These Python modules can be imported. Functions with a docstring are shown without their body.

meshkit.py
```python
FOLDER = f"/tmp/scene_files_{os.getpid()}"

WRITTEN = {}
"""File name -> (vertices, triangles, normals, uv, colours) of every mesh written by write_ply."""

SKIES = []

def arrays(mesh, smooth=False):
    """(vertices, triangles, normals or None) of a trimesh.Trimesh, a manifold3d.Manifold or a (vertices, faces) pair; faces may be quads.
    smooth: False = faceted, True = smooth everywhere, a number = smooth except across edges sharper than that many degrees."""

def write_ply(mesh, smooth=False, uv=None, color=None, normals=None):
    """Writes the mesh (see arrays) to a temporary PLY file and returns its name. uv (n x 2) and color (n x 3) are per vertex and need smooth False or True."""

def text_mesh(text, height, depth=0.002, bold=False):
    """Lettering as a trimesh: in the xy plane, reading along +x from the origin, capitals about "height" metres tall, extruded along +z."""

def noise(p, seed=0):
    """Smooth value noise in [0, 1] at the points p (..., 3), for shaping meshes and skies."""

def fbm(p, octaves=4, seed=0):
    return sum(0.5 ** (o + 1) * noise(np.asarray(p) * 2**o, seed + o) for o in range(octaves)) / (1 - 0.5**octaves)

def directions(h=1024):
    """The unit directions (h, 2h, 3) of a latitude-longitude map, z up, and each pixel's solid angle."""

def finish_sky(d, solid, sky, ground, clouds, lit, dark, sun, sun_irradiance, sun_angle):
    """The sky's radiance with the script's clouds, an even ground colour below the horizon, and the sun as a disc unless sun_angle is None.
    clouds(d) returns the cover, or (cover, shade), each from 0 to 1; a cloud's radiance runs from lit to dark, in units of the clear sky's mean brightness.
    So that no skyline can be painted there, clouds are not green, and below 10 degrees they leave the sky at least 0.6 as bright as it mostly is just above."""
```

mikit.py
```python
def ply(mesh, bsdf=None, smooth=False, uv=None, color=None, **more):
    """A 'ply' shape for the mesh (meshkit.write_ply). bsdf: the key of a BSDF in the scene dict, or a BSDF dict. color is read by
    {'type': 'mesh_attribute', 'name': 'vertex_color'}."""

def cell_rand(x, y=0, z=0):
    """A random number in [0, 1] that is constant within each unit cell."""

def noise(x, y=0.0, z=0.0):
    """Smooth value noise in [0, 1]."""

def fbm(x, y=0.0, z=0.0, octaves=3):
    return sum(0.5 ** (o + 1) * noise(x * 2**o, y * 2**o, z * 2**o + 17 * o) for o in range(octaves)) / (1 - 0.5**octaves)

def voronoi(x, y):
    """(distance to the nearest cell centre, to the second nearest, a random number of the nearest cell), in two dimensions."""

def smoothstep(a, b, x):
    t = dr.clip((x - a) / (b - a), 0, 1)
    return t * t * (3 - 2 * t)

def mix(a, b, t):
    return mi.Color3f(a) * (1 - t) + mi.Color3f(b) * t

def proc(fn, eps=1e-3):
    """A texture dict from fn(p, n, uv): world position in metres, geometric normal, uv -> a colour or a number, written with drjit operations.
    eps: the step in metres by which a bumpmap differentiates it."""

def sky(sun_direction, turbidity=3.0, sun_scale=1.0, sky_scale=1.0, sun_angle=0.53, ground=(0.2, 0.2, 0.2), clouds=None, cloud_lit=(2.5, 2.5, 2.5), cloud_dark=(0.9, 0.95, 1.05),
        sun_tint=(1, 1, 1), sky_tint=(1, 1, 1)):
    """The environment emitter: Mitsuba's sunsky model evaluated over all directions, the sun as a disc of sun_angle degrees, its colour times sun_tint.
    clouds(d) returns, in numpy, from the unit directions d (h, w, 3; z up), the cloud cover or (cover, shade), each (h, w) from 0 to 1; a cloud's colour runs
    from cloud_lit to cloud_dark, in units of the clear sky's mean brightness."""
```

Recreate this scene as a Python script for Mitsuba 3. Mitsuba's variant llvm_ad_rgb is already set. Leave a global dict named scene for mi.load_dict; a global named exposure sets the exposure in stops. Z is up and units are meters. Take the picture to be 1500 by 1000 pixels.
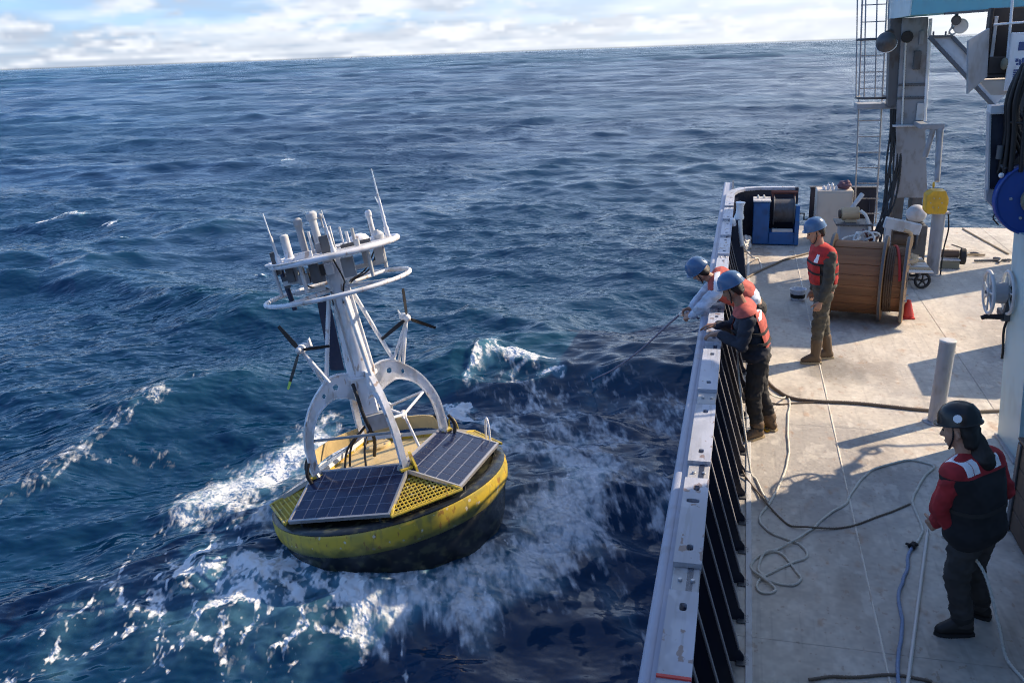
import math, numpy as np, trimesh, mitsuba as mi, drjit as dr, manifold3d as m3, shapely.geometry as sg
import mikit, meshkit
from mikit import noise, fbm, smoothstep, mix, voronoi, proc
T = mi.ScalarTransform4f
V = lambda *a: np.array(a, float)
unit = lambda v: np.asarray(v, float) / np.linalg.norm(v)
scene, labels = {}, {}

# ------------------------------------------------------------------ camera, sky, exposure
SEA = -1.9
FW, UP = V(-0.243008, 0.919191, -0.309897), V(-0.044374, 0.308605, 0.950155)
EYE = V(0, 0, 3.85)
scene['camera'] = {'type': 'perspective', 'fov': 59.96, 'fov_axis': 'x', 'near_clip': 0.05, 'far_clip': 30000.0,
                   'to_world': T().look_at(origin=EYE.tolist(), target=(EYE + FW).tolist(), up=UP.tolist())}
SUN = unit((1.0, 0.755, 0.90))


def cloud_field(d):
    el = np.degrees(np.arcsin(np.clip(d[..., 2], -1, 1)))
    az = np.degrees(np.arctan2(d[..., 0], d[..., 1]))
    v = 3.6 * np.log1p(np.maximum(el, 0) / 2.2)
    q = np.stack([az / 3.6, v * 1.25, 0 * az + 3.1], -1)
    q = q + 0.5 * (meshkit.fbm(q * 1.3 + 20, 3, seed=8) - 0.5)[..., None]
    n = meshkit.fbm(q, 5, seed=11)
    fine = meshkit.fbm(q * 3.1, 4, seed=5)
    sun = np.sum(d * SUN, -1)
    puff = np.clip((n * 0.58 + fine * 0.42 - 0.445) / 0.11, 0, 1) * np.clip(1.15 - el / 9.0, 0.05 + 0.30 * np.clip(sun, 0, 1), 1.0)
    layer = np.clip(0.72 + 1.6 * (meshkit.fbm(q * (0.6, 1.5, 1) + 31, 5, seed=17) - 0.45), 0.25, 1) * np.exp(-el / 7.0) + 0.35 * np.exp(-el / 1.2)
    veil = np.clip((sun + 0.02) / 0.80, 0, 1) ** 1.3 * np.exp(-el / 34.0)
    cover = 1 - (1 - puff) * (1 - np.clip(layer, 0, 0.95)) * (1 - veil)
    lit = puff * np.clip(1.25 - (meshkit.fbm(q * 2.1 + (0.15, -0.35, 7.0), 5, seed=11) - 0.40) / 0.14, 0.0, 1)
    grey = np.clip(0.75 + 2.4 * (meshkit.fbm(q * (1.2, 2.2, 1) + 51, 5, seed=23) - 0.47), 0.15, 1.2)
    shade = (1 - lit * 0.8) * grey * np.clip(1.0 - 1.35 * np.clip(sun - 0.05, 0, 1), 0.0, 1)
    return cover, shade


scene['sky'] = mikit.sky(SUN, turbidity=3.0, clouds=cloud_field, cloud_lit=(2.2, 2.26, 2.36), cloud_dark=(1.15, 1.31, 1.58), ground=(0.03, 0.06, 0.1), sky_tint=(0.76, 1.0, 1.28), sky_scale=1.15, sun_tint=(1.0, 1.0, 1.03))
exposure = 2.28

# ------------------------------------------------------------------ helpers
used = {}


def num(key):
    k = used.get(key, -1) + 1
    used[key] = k
    return key if k == 0 else f'{key}_{k:03d}'


def put(key, mesh, mat, smooth=32, parent=None):
    key = num((parent + '__' if parent else '') + key)
    scene[key] = mikit.ply(mesh, mat, smooth=smooth)
    return key


def tag(key, label=None, cat=None, group=None, kind=None):
    d = labels.setdefault(key, {})
    for k, v in (('label', label), ('category', cat), ('group', group), ('kind', kind)):
        if v:
            d[k] = v
    return key


def thing(name, label, cat, group=None):
    return tag(num(name), label, cat, group)


def cat(*ms):
    return trimesh.util.concatenate([m for m in ms])


def hull(p):
    return trimesh.convex.convex_hull(np.asarray(p, float))


def bx(lo, hi, ch=0.008):
    """chamfered box between two corners"""
    lo, hi = np.minimum(lo, hi).astype(float), np.maximum(lo, hi).astype(float)
    c, s = (lo + hi) / 2, (hi - lo) / 2
    ch = min(ch, 0.45 * s.min() * 2)
    if ch <= 0:
        m = trimesh.creation.box(extents=2 * s)
        m.apply_translation(c)
        return m
    p = []
    for a in (-1, 1):
        for b in (-1, 1):
            for d in (-1, 1):
                for k in range(3):
                    q = s - ch
                    q = q.copy()
                    q[k] = s[k]
                    p.append(c + q * (a, b, d))
    return hull(p)


def xf(mesh, o=(0, 0, 0), x=(1, 0, 0), y=(0, 1, 0), z=(0, 0, 1)):
    m = mesh.copy()
    M = np.eye(4)
    M[:3, 0], M[:3, 1], M[:3, 2], M[:3, 3] = x, y, z, o
    m.apply_transform(M)
    return m


def basis(z, ref=(0, 0, 1)):
    z = unit(z)
    ref = np.asarray(ref, float)
    if abs(z @ ref) > 0.98:
        ref = V(0, 1, 0)
    x = unit(np.cross(ref, z))
    return x, np.cross(z, x), z


def along(mesh, p, d, ref=(0, 0, 1)):
    x, y, z = basis(d, ref)
    return xf(mesh, p, x, y, z)


def spline(pts, m=8):
    p = np.asarray(pts, float)
    q = np.vstack([2 * p[0] - p[1], p, 2 * p[-1] - p[-2]])
    out = []
    for i in range(1, len(q) - 2):
        t = np.linspace(0, 1, m, endpoint=False)[:, None]
        a, b, c, d = q[i - 1], q[i], q[i + 1], q[i + 2]
        out.append(0.5 * (2 * b + (c - a) * t + (2 * a - 5 * b + 4 * c - d) * t**2 + (3 * b - a - 3 * c + d) * t**3))
    return np.vstack(out + [p[-1:]])


def tube(pts, r, n=8, closed=False, cap=True):
    p = np.asarray(pts, float)
    N = len(p)
    t = (np.roll(p, -1, 0) - np.roll(p, 1, 0)) if closed else np.gradient(p, axis=0)
    t /= np.linalg.norm(t, axis=1, keepdims=True) + 1e-12
    a = basis(t[0])[0]
    A = []
    for k in range(N):
        a = a - t[k] * (a @ t[k])
        a = a / (np.linalg.norm(a) + 1e-12)
        A.append(a)
    A = np.array(A)
    B = np.cross(t, A)
    ang = np.arange(n) * 2 * np.pi / n
    rr = np.broadcast_to(r, (N,))[:, None, None]
    v = p[:, None] + rr * (np.cos(ang)[None, :, None] * A[:, None] + np.sin(ang)[None, :, None] * B[:, None])
    i, j = np.meshgrid(np.arange(N if closed else N - 1), np.arange(n), indexing='ij')
    i2 = (i + 1) % N
    q = np.stack([i * n + j, i * n + (j + 1) % n, i2 * n + (j + 1) % n, i2 * n + j], -1).reshape(-1, 4)
    f = np.vstack([q[:, [0, 1, 2]], q[:, [0, 2, 3]]])
    v = v.reshape(-1, 3)
    if cap and not closed:
        c0, c1 = len(v), len(v) + 1
        v = np.vstack([v, p[:1], p[-1:]])
        j = np.arange(n)
        f = np.vstack([f, np.stack([j * 0 + c0, (j + 1) % n, j], 1), np.stack([j * 0 + c1, (N - 1) * n + j, (N - 1) * n + (j + 1) % n], 1)])
    return trimesh.Trimesh(v, f, process=False)


def rod(a, b, r, r2=None, n=12):
    return tube([a, b], [r, r if r2 is None else r2], n)


def ring(c, n, R, r, m=48, k=8):
    x, y, z = basis(n)
    t = np.linspace(0, 2 * np.pi, m, endpoint=False)[:, None]
    return tube(np.asarray(c) + R * (np.cos(t) * x + np.sin(t) * y), r, k, closed=True)


def lathe(profile, n=32):
    return trimesh.creation.revolve(np.asarray(profile, float), sections=n)


def disc(a, b, R, n=32, ch=0.006):
    """solid disc/drum from a to b with chamfered rims"""
    L = np.linalg.norm(np.subtract(b, a))
    return along(lathe([(0, 0), (R - ch, 0), (R, ch), (R, L - ch), (R - ch, L), (0, L)], n), a, np.subtract(b, a))


def prism(poly, t, holes=()):
    return trimesh.creation.extrude_polygon(sg.Polygon(poly, holes), t, engine='earcut')


def ball(c, r, sub=2, s=(1, 1, 1)):
    m = trimesh.creation.icosphere(sub, 1.0)
    m.vertices = m.vertices * np.asarray(s) * r + c
    return m


def to_m3(m):
    m = trimesh.Trimesh(m.vertices, m.faces, process=True)
    return m3.Manifold(m3.Mesh(np.asarray(m.vertices, np.float32), np.asarray(m.faces, np.uint32)))


def from_m3(m):
    k = m.to_mesh()
    return trimesh.Trimesh(np.asarray(k.vert_properties)[:, :3], np.asarray(k.tri_verts), process=False)


# ------------------------------------------------------------------ materials
def mat(name, rgb, rough=0.5, metal=0.0, spec=0.5, **kw):
    c = rgb if isinstance(rgb, dict) else {'type': 'rgb', 'value': list(rgb)}
    scene['mat_' + name] = {'type': 'twosided', 'b': {'type': 'principled', 'base_color': c, 'roughness': rough, 'metallic': metal, 'specular': spec, **kw}}
    return 'mat_' + name


def worn(rgb, dirt, amount=0.35, scale=3.0, seed=0.0):
    """paint with soft tone drift, grime blotches and small chips"""
    def fn(p, n, uv):
        a = fbm(p.x * scale + seed, p.y * scale, p.z * scale, 4)
        b = fbm(p.x * scale * 6 + seed, p.y * scale * 6, p.z * scale * 2 + 5, 3)
        t = smoothstep(0.46, 0.75, a * 0.65 + b * 0.35) * amount + (b - 0.5) * 0.16
        return mix(rgb, dirt, dr.clip(t, 0, 1))
    return proc(fn)


def deck_color(p, n, uv):
    a = fbm(p.x * 0.9, p.y * 0.5, 1.0, 4)
    b = fbm(p.x * 5.0 + 3, p.y * 3.0, 2.0, 4)
    c = fbm(p.x * 26.0, p.y * 26.0, 4.0, 2)
    v1, v2, r = voronoi(p.x * 1.25 + 0.37, p.y * 0.62)
    col = mix((0.53, 0.49, 0.425), (0.36, 0.34, 0.315), smoothstep(0.35, 0.65, a))
    col = mix(col, (0.58, 0.54, 0.47), smoothstep(0.55, 0.8, b) * 0.55)
    col = mix(col, (0.29, 0.25, 0.21), smoothstep(0.52, 0.82, fbm(p.x * 2.2 + 9, p.y * 0.9, 7.0, 5)) * 0.6)
    col = mix(col, (0.34, 0.19, 0.10), smoothstep(0.68, 0.86, fbm(p.x * 9.0 + 2, p.y * 5.0, 9.0, 4)) * 0.45)
    drag = fbm(p.x * 34.0 + 0.6 * fbm(p.x * 0.9, p.y * 0.5, 3.0, 2), p.y * 1.1, 12.0, 4)
    col = mix(col, (0.22, 0.205, 0.19), smoothstep(0.62, 0.76, drag) * 0.17)
    col = mix(col, (0.66, 0.63, 0.57), smoothstep(0.60, 0.76, fbm(p.x * 9.0, p.y * 5.0, 21.0, 4)) * 0.35)
    col = mix(col, (0.27, 0.13, 0.06), smoothstep(0.745, 0.80, fbm(p.x * 26.0, p.y * 20.0, 6.0, 3)) * 0.3)
    damp = smoothstep(0.54, 0.66, fbm(p.x * 0.8 + 5, p.y * 0.55, 33.0, 4))
    col = col * (1 - 0.34 * damp)
    return col * (0.86 + 0.28 * c)


scene['mat_deck'] = {'type': 'twosided', 'b': {'type': 'bumpmap', 'arbitrary': proc(lambda p, n, uv: fbm(p.x * 40, p.y * 40, 0.0, 3) + 0.8 * fbm(p.x * 5, p.y * 5, 2.0, 3), eps=0.004), 'scale': 0.006,
                     'b': {'type': 'principled', 'base_color': proc(deck_color), 'roughness': proc(lambda p, n, uv: 0.68 - 0.33 * smoothstep(0.54, 0.66, fbm(p.x * 0.8 + 5, p.y * 0.55, 33.0, 4))), 'specular': 0.35}}}
mat('seam', worn((0.68, 0.64, 0.56), (0.42, 0.34, 0.27), 0.7, 5.0), 0.7)
mat('navy', worn((0.011, 0.018, 0.042), (0.028, 0.028, 0.035), 0.6, 4.0), 0.45)
def cap_paint(p, n, uv):
    a = fbm(p.x * 3.0, p.y * 1.6, p.z * 3.0, 4)
    scuff = fbm(p.x * 38.0, p.y * 3.2, 1.0, 4)
    chip = fbm(p.x * 16.0, p.y * 11.0, p.z * 16.0 + 3, 4)
    c = mix((0.38, 0.41, 0.49), (0.29, 0.31, 0.36), smoothstep(0.4, 0.7, a))
    c = mix(c, (0.24, 0.25, 0.28), smoothstep(0.55, 0.75, scuff) * 0.55)
    c = mix(c, (0.50, 0.52, 0.56), smoothstep(0.62, 0.74, fbm(p.x * 9.0, p.y * 5.0, 8.0, 3)) * 0.35)
    return mix(c, (0.15, 0.075, 0.04), smoothstep(0.68, 0.73, chip) * 0.7)


mat('cap', proc(cap_paint), 0.42, spec=0.5)
mat('hull', worn((0.28, 0.31, 0.40), (0.20, 0.19, 0.20), 0.6, 2.0), 0.45)
mat('edge', (0.20, 0.20, 0.22), 0.5)
mat('black', (0.012, 0.012, 0.014), 0.5)
mat('rubber', (0.022, 0.021, 0.022), 0.7)
mat('dark_steel', worn((0.10, 0.105, 0.115), (0.07, 0.05, 0.04), 0.7, 4.0), 0.5, 0.3)
mat('steel', (0.42, 0.43, 0.45), 0.35, 0.7)
mat('grey', worn((0.33, 0.34, 0.36), (0.20, 0.18, 0.16), 0.6, 4.0), 0.5)
mat('mast_grey', worn((0.27, 0.28, 0.30), (0.15, 0.135, 0.12), 0.7, 4.0), 0.5)
mat('pale_grey', worn((0.50, 0.51, 0.52), (0.32, 0.28, 0.24), 0.6, 4.0), 0.5)
mat('white', worn((0.74, 0.75, 0.77), (0.50, 0.48, 0.45), 0.5, 4.0), 0.4)
mat('offwhite', (0.62, 0.60, 0.56), 0.55)
mat('cyan', worn((0.38, 0.51, 0.54), (0.30, 0.38, 0.38), 0.5, 2.0), 0.45)
mat('teal', worn((0.12, 0.36, 0.44), (0.14, 0.28, 0.32), 0.5, 2.0), 0.45)
mat('blue', worn((0.025, 0.125, 0.34), (0.03, 0.06, 0.12), 0.6, 3.0), 0.4)
mat('bright_blue', (0.015, 0.055, 0.26), 0.35)
mat('cream', worn((0.55, 0.48, 0.40), (0.42, 0.36, 0.30), 0.6, 3.0), 0.55)
mat('brown', worn((0.10, 0.065, 0.045), (0.05, 0.035, 0.03), 0.8, 4.0), 0.6)
mat('tan', (0.45, 0.33, 0.20), 0.6)
mat('red', (0.50, 0.045, 0.04), 0.5)
mat('yellow', worn((0.66, 0.36, 0.015), (0.40, 0.24, 0.03), 0.6, 6.0), 0.45)

# ------------------------------------------------------------------ sea
BUOY_O = V(-3.839, 9.036, SEA)
FOAM = [
    ([[-6.24, 11.28], [-6.46, 10.52], [-6.75, 9.71], [-6.81, 9.3]], np.float64(0.497), 1.0, 1),
    ([[-6.18, 11.17], [-6.26, 10.67], [-6.34, 10.21]], np.float64(0.257), 1.25, 0),
    ([[-6.76, 9.21], [-5.75, 8.86], [-5.48, 9.08]], np.float64(0.255), 0.55, 1),
    ([[-5.94, 7.93], [-5.4, 7.71], [-4.84, 7.54], [-4.21, 7.45], [-3.78, 7.45], [-3.65, 7.82]], np.float64(0.184), 1.12, 0),
    ([[-3.62, 7.44], [-2.97, 7.7], [-2.42, 8.2], [-2.0, 9.16], [-1.7, 10.34], [-1.62, 11.06]], np.float64(0.308), 0.95, 1),
    ([[-3.66, 7.56], [-3.01, 7.81], [-2.46, 8.33], [-2.03, 9.27], [-1.74, 10.3], [-1.62, 10.91]], np.float64(0.233), 0.62, 0),
    ([[-3.19, 7.65], [-2.46, 8.06], [-1.93, 9.02], [-1.66, 10.07]], np.float64(0.308), 0.8, 1),
    ([[-6.87, 6.98], [-5.66, 6.97], [-4.32, 6.88], [-3.53, 7.16]], np.float64(0.478), 0.5, 0),
    ([[-6.12, 7.4], [-5.38, 6.55], [-5.38, 6.55]], np.float64(0.342), 0.5, 0),
    ([[-6.83, 6.03], [-6.21, 6.16]], np.float64(0.329), 0.42, 0),
    ([[-3.23, 11.81], [-2.38, 11.48], [-1.65, 10.64]], np.float64(0.435), 0.62, 1),
    ([[-4.52, 14.19], [-4.53, 14.86], [-4.3, 15.13], [-3.86, 14.81], [-3.55, 14.55]], np.float64(0.109), 1.1, 0),
    ([[-4.46, 13.91], [-4.48, 14.49], [-4.19, 14.83], [-3.59, 14.47]], np.float64(0.132), 0.8, 1),
    ([[-3.55, 14.55], [-2.84, 14.44]], np.float64(0.073), 0.7, 0),
    ([[-9.94, 9.12], [-9.71, 9.64], [-9.73, 10.69], [-9.69, 11.82], [-9.53, 13.15]], np.float64(0.168), 0.36, 1),
    ([[-9.59, 9.51], [-9.25, 10.39], [-8.53, 10.89]], np.float64(0.146), 0.3, 1),
    ([[-27.16, 29.72], [-26.41, 29.92], [-24.95, 29.23]], np.float64(0.219), 1.1, 0),
    ([[-23.46, 28.59], [-22.93, 28.76]], np.float64(0.115), 0.8, 0),
    ([[-25.96, 48.07], [-25.69, 48.06]], np.float64(0.169), 1.3, 0),
    ([[-129.8, 204.5], [-123.21, 196.99]], np.float64(0.466), 1.0, 0),
    ([[-13.17, 22.07], [-13.05, 22.09]], np.float64(0.101), 1.2, 0),
    ([[-19.95, 25.05], [-19.83, 25.17]], np.float64(0.075), 0.8, 0),
    ([[-5.27, 8.55], [-4.79, 8.1], [-4.18, 7.89], [-3.67, 8.07], [-3.28, 8.59], [-3.03, 9.48], [-2.91, 10.54]], np.float64(0.044), 0.5, 0),
    ([[-4.42, 12.45], [-3.96, 12.25], [-3.42, 11.9]], np.float64(0.11), 1.1, 0),
    ([[-4.37, 12.62], [-4.12, 12.58]], np.float64(0.1), 1.2, 0),
    ([[-3.4, 13.14], [-2.11, 12.25], [-0.96, 10.97]], np.float64(0.474), 0.42, 1),
    ([[-4.05, 13.81], [-2.45, 13.59], [-0.92, 13.4]], np.float64(0.356), 0.36, 1),
    ([[-2.67, 10.98], [-1.43, 9.19], [-0.88, 7.93]], np.float64(0.388), 0.3, 1),
    ([[-5.17, 10.53], [-5.86, 11.1]], np.float64(0.26), 0.9, 0),
]
CA, SA, SQ = math.cos(math.radians(21)), math.sin(math.radians(21)), 0.45


def st(x, y):
    return x * CA + y * SA, (-x * SA + y * CA) * SQ


SEGS, SOFT = [], []
for pts, w, s, soft in FOAM:
    for (ax, ay), (bx_, by) in zip(pts[:-1], pts[1:]):
        (SOFT if soft else SEGS).append((*st(ax, ay), *st(bx_, by), w, s))


def foam_field(x, y, lo, hi, sqrt, segs):
    """how much foam lies at the point x, y of the sea: the largest over the streaks and patches"""
    s, t = st(x, y)
    F = 0 * s
    for a, b, c, d, w, k in segs:
        ux, uy = c - a, d - b
        q = hi(lo(((s - a) * ux + (t - b) * uy) / (ux * ux + uy * uy + 1e-9), 1.0), 0.0)
        e = sqrt((s - a - q * ux) * (s - a - q * ux) + (t - b - q * uy) * (t - b - q * uy)) * (1 / w)
        F = hi(F, k * lo(hi((1.45 - e) * 0.8, 0.0), 1.0))
    return F


def foam_dr(p, segs):
    wx = (fbm(p.x * 1.7, p.y * 1.7, 3.0, 3) - 0.5) * 0.75
    wy = (fbm(p.x * 1.7, p.y * 1.7, 9.0, 3) - 0.5) * 1.3
    return foam_field(p.x + wx, p.y + wy, dr.minimum, dr.maximum, dr.sqrt, segs)


def foam_weight(p, n, uv):
    F, S = foam_dr(p, SEGS), foam_dr(p, SOFT)
    qx, qy = p.x * CA + p.y * SA, (-p.x * SA + p.y * CA) * 0.6
    ridge = 1 - dr.abs(2 * fbm(qx * 3.1, qy * 3.1, 1.0, 3) - 1)
    fine = fbm(qx * 13.0, qy * 13.0, 5.0, 3)
    wx, wy = fbm(qx * 2.0, qy * 2.0, 6.0, 2) * 1.1, fbm(qx * 2.0, qy * 2.0, 11.0, 2) * 1.1
    a1, b1, _ = voronoi(qx * 1.5 + wx, qy * 1.5 + wy)
    a2, b2, _ = voronoi(qx * 5.2 + wx * 2, qy * 5.2 + wy * 2)
    lace = (1 - smoothstep(0.02, 0.34, b1 - a1)) * 0.50 + (1 - smoothstep(0.02, 0.40, b2 - a2)) * 0.28
    thr = 1.16 - lace - 0.16 * ridge - 0.75 * (fine - 0.5) - 0.5 * (noise(qx * 34, qy * 34, 2.0) - 0.5)
    hard = smoothstep(-0.08, 0.36, F - thr) * smoothstep(0.02, 0.22, F) * 0.92
    speck = smoothstep(0.62, 0.74, 0.55 * noise(qx * 22, qy * 22, 7.0) + 0.45 * fine) * smoothstep(0.40, 0.75, F) * 0.8
    hard = dr.maximum(hard, speck)
    s, t = p.x * CA + p.y * SA, -p.x * SA + p.y * CA
    wisp = fbm(s * 2.2 + t * 1.6 + wx, t * 1.1 - s * 0.8 + wy, 14.0, 5)
    grain = fbm(qx * 21.0 + wx, qy * 9.0, 15.0, 3) - 0.5
    soft = smoothstep(0.42, 1.25, S + 1.1 * (wisp - 0.5) + 0.8 * (fine - 0.5) + 0.8 * grain + 0.55 * lace) * smoothstep(0.02, 0.3, S) * 0.72
    return dr.clip(dr.maximum(hard, soft), 0, 1)


def water_color(p, n, uv):
    F = dr.maximum(foam_dr(p, SEGS), foam_dr(p, SOFT))
    big = fbm(p.x * 0.05, p.y * 0.05, 2.0, 3)
    deep = mix((0.002, 0.023, 0.066), (0.003, 0.031, 0.076), smoothstep(0.35, 0.65, big))
    crest = smoothstep(0.10, 0.85, p.z - SEA)
    deep = mix(deep, (0.010, 0.080, 0.115), crest * 0.35)
    milk = smoothstep(0.25, 0.95, F + 0.7 * (fbm(p.x * 3.1, p.y * 2.3, 4.0, 5) - 0.5))
    return mix(deep, (0.09, 0.23, 0.32), milk * 0.62)


def ripple(p, n, uv):
    s, t = p.x * CA + p.y * SA, -p.x * SA + p.y * CA
    wob = 0.35 * noise(s * 0.8, t * 0.8, 5.0)
    a = fbm(s * 1.5 + wob, t * 3.1 + 2 * wob, 0.3, 4)
    b = fbm(s * 7.0 + wob, t * 12.0, 3.3, 2)
    g = smoothstep(0.3, 0.7, fbm(p.x * 0.11, p.y * 0.07, 8.0, 3))
    return (a * 0.108 + b * 0.021) * (0.55 + 0.9 * g)


scene['mat_sea'] = {'type': 'blendbsdf', 'weight': proc(foam_weight),
                    'a': {'type': 'bumpmap', 'arbitrary': proc(ripple, eps=0.02), 'scale': 1.0,
                          'b': {'type': 'principled', 'base_color': proc(water_color), 'roughness': 0.10, 'eta': 1.33}},
                    'c': {'type': 'bumpmap', 'arbitrary': proc(lambda p, n, uv: fbm(p.x * 8.0, p.y * 8.0, 3.0, 4), eps=0.01), 'scale': 0.16,
                          'b': {'type': 'diffuse', 'reflectance': {'type': 'rgb', 'value': [0.76, 0.80, 0.84]}}}}


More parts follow.
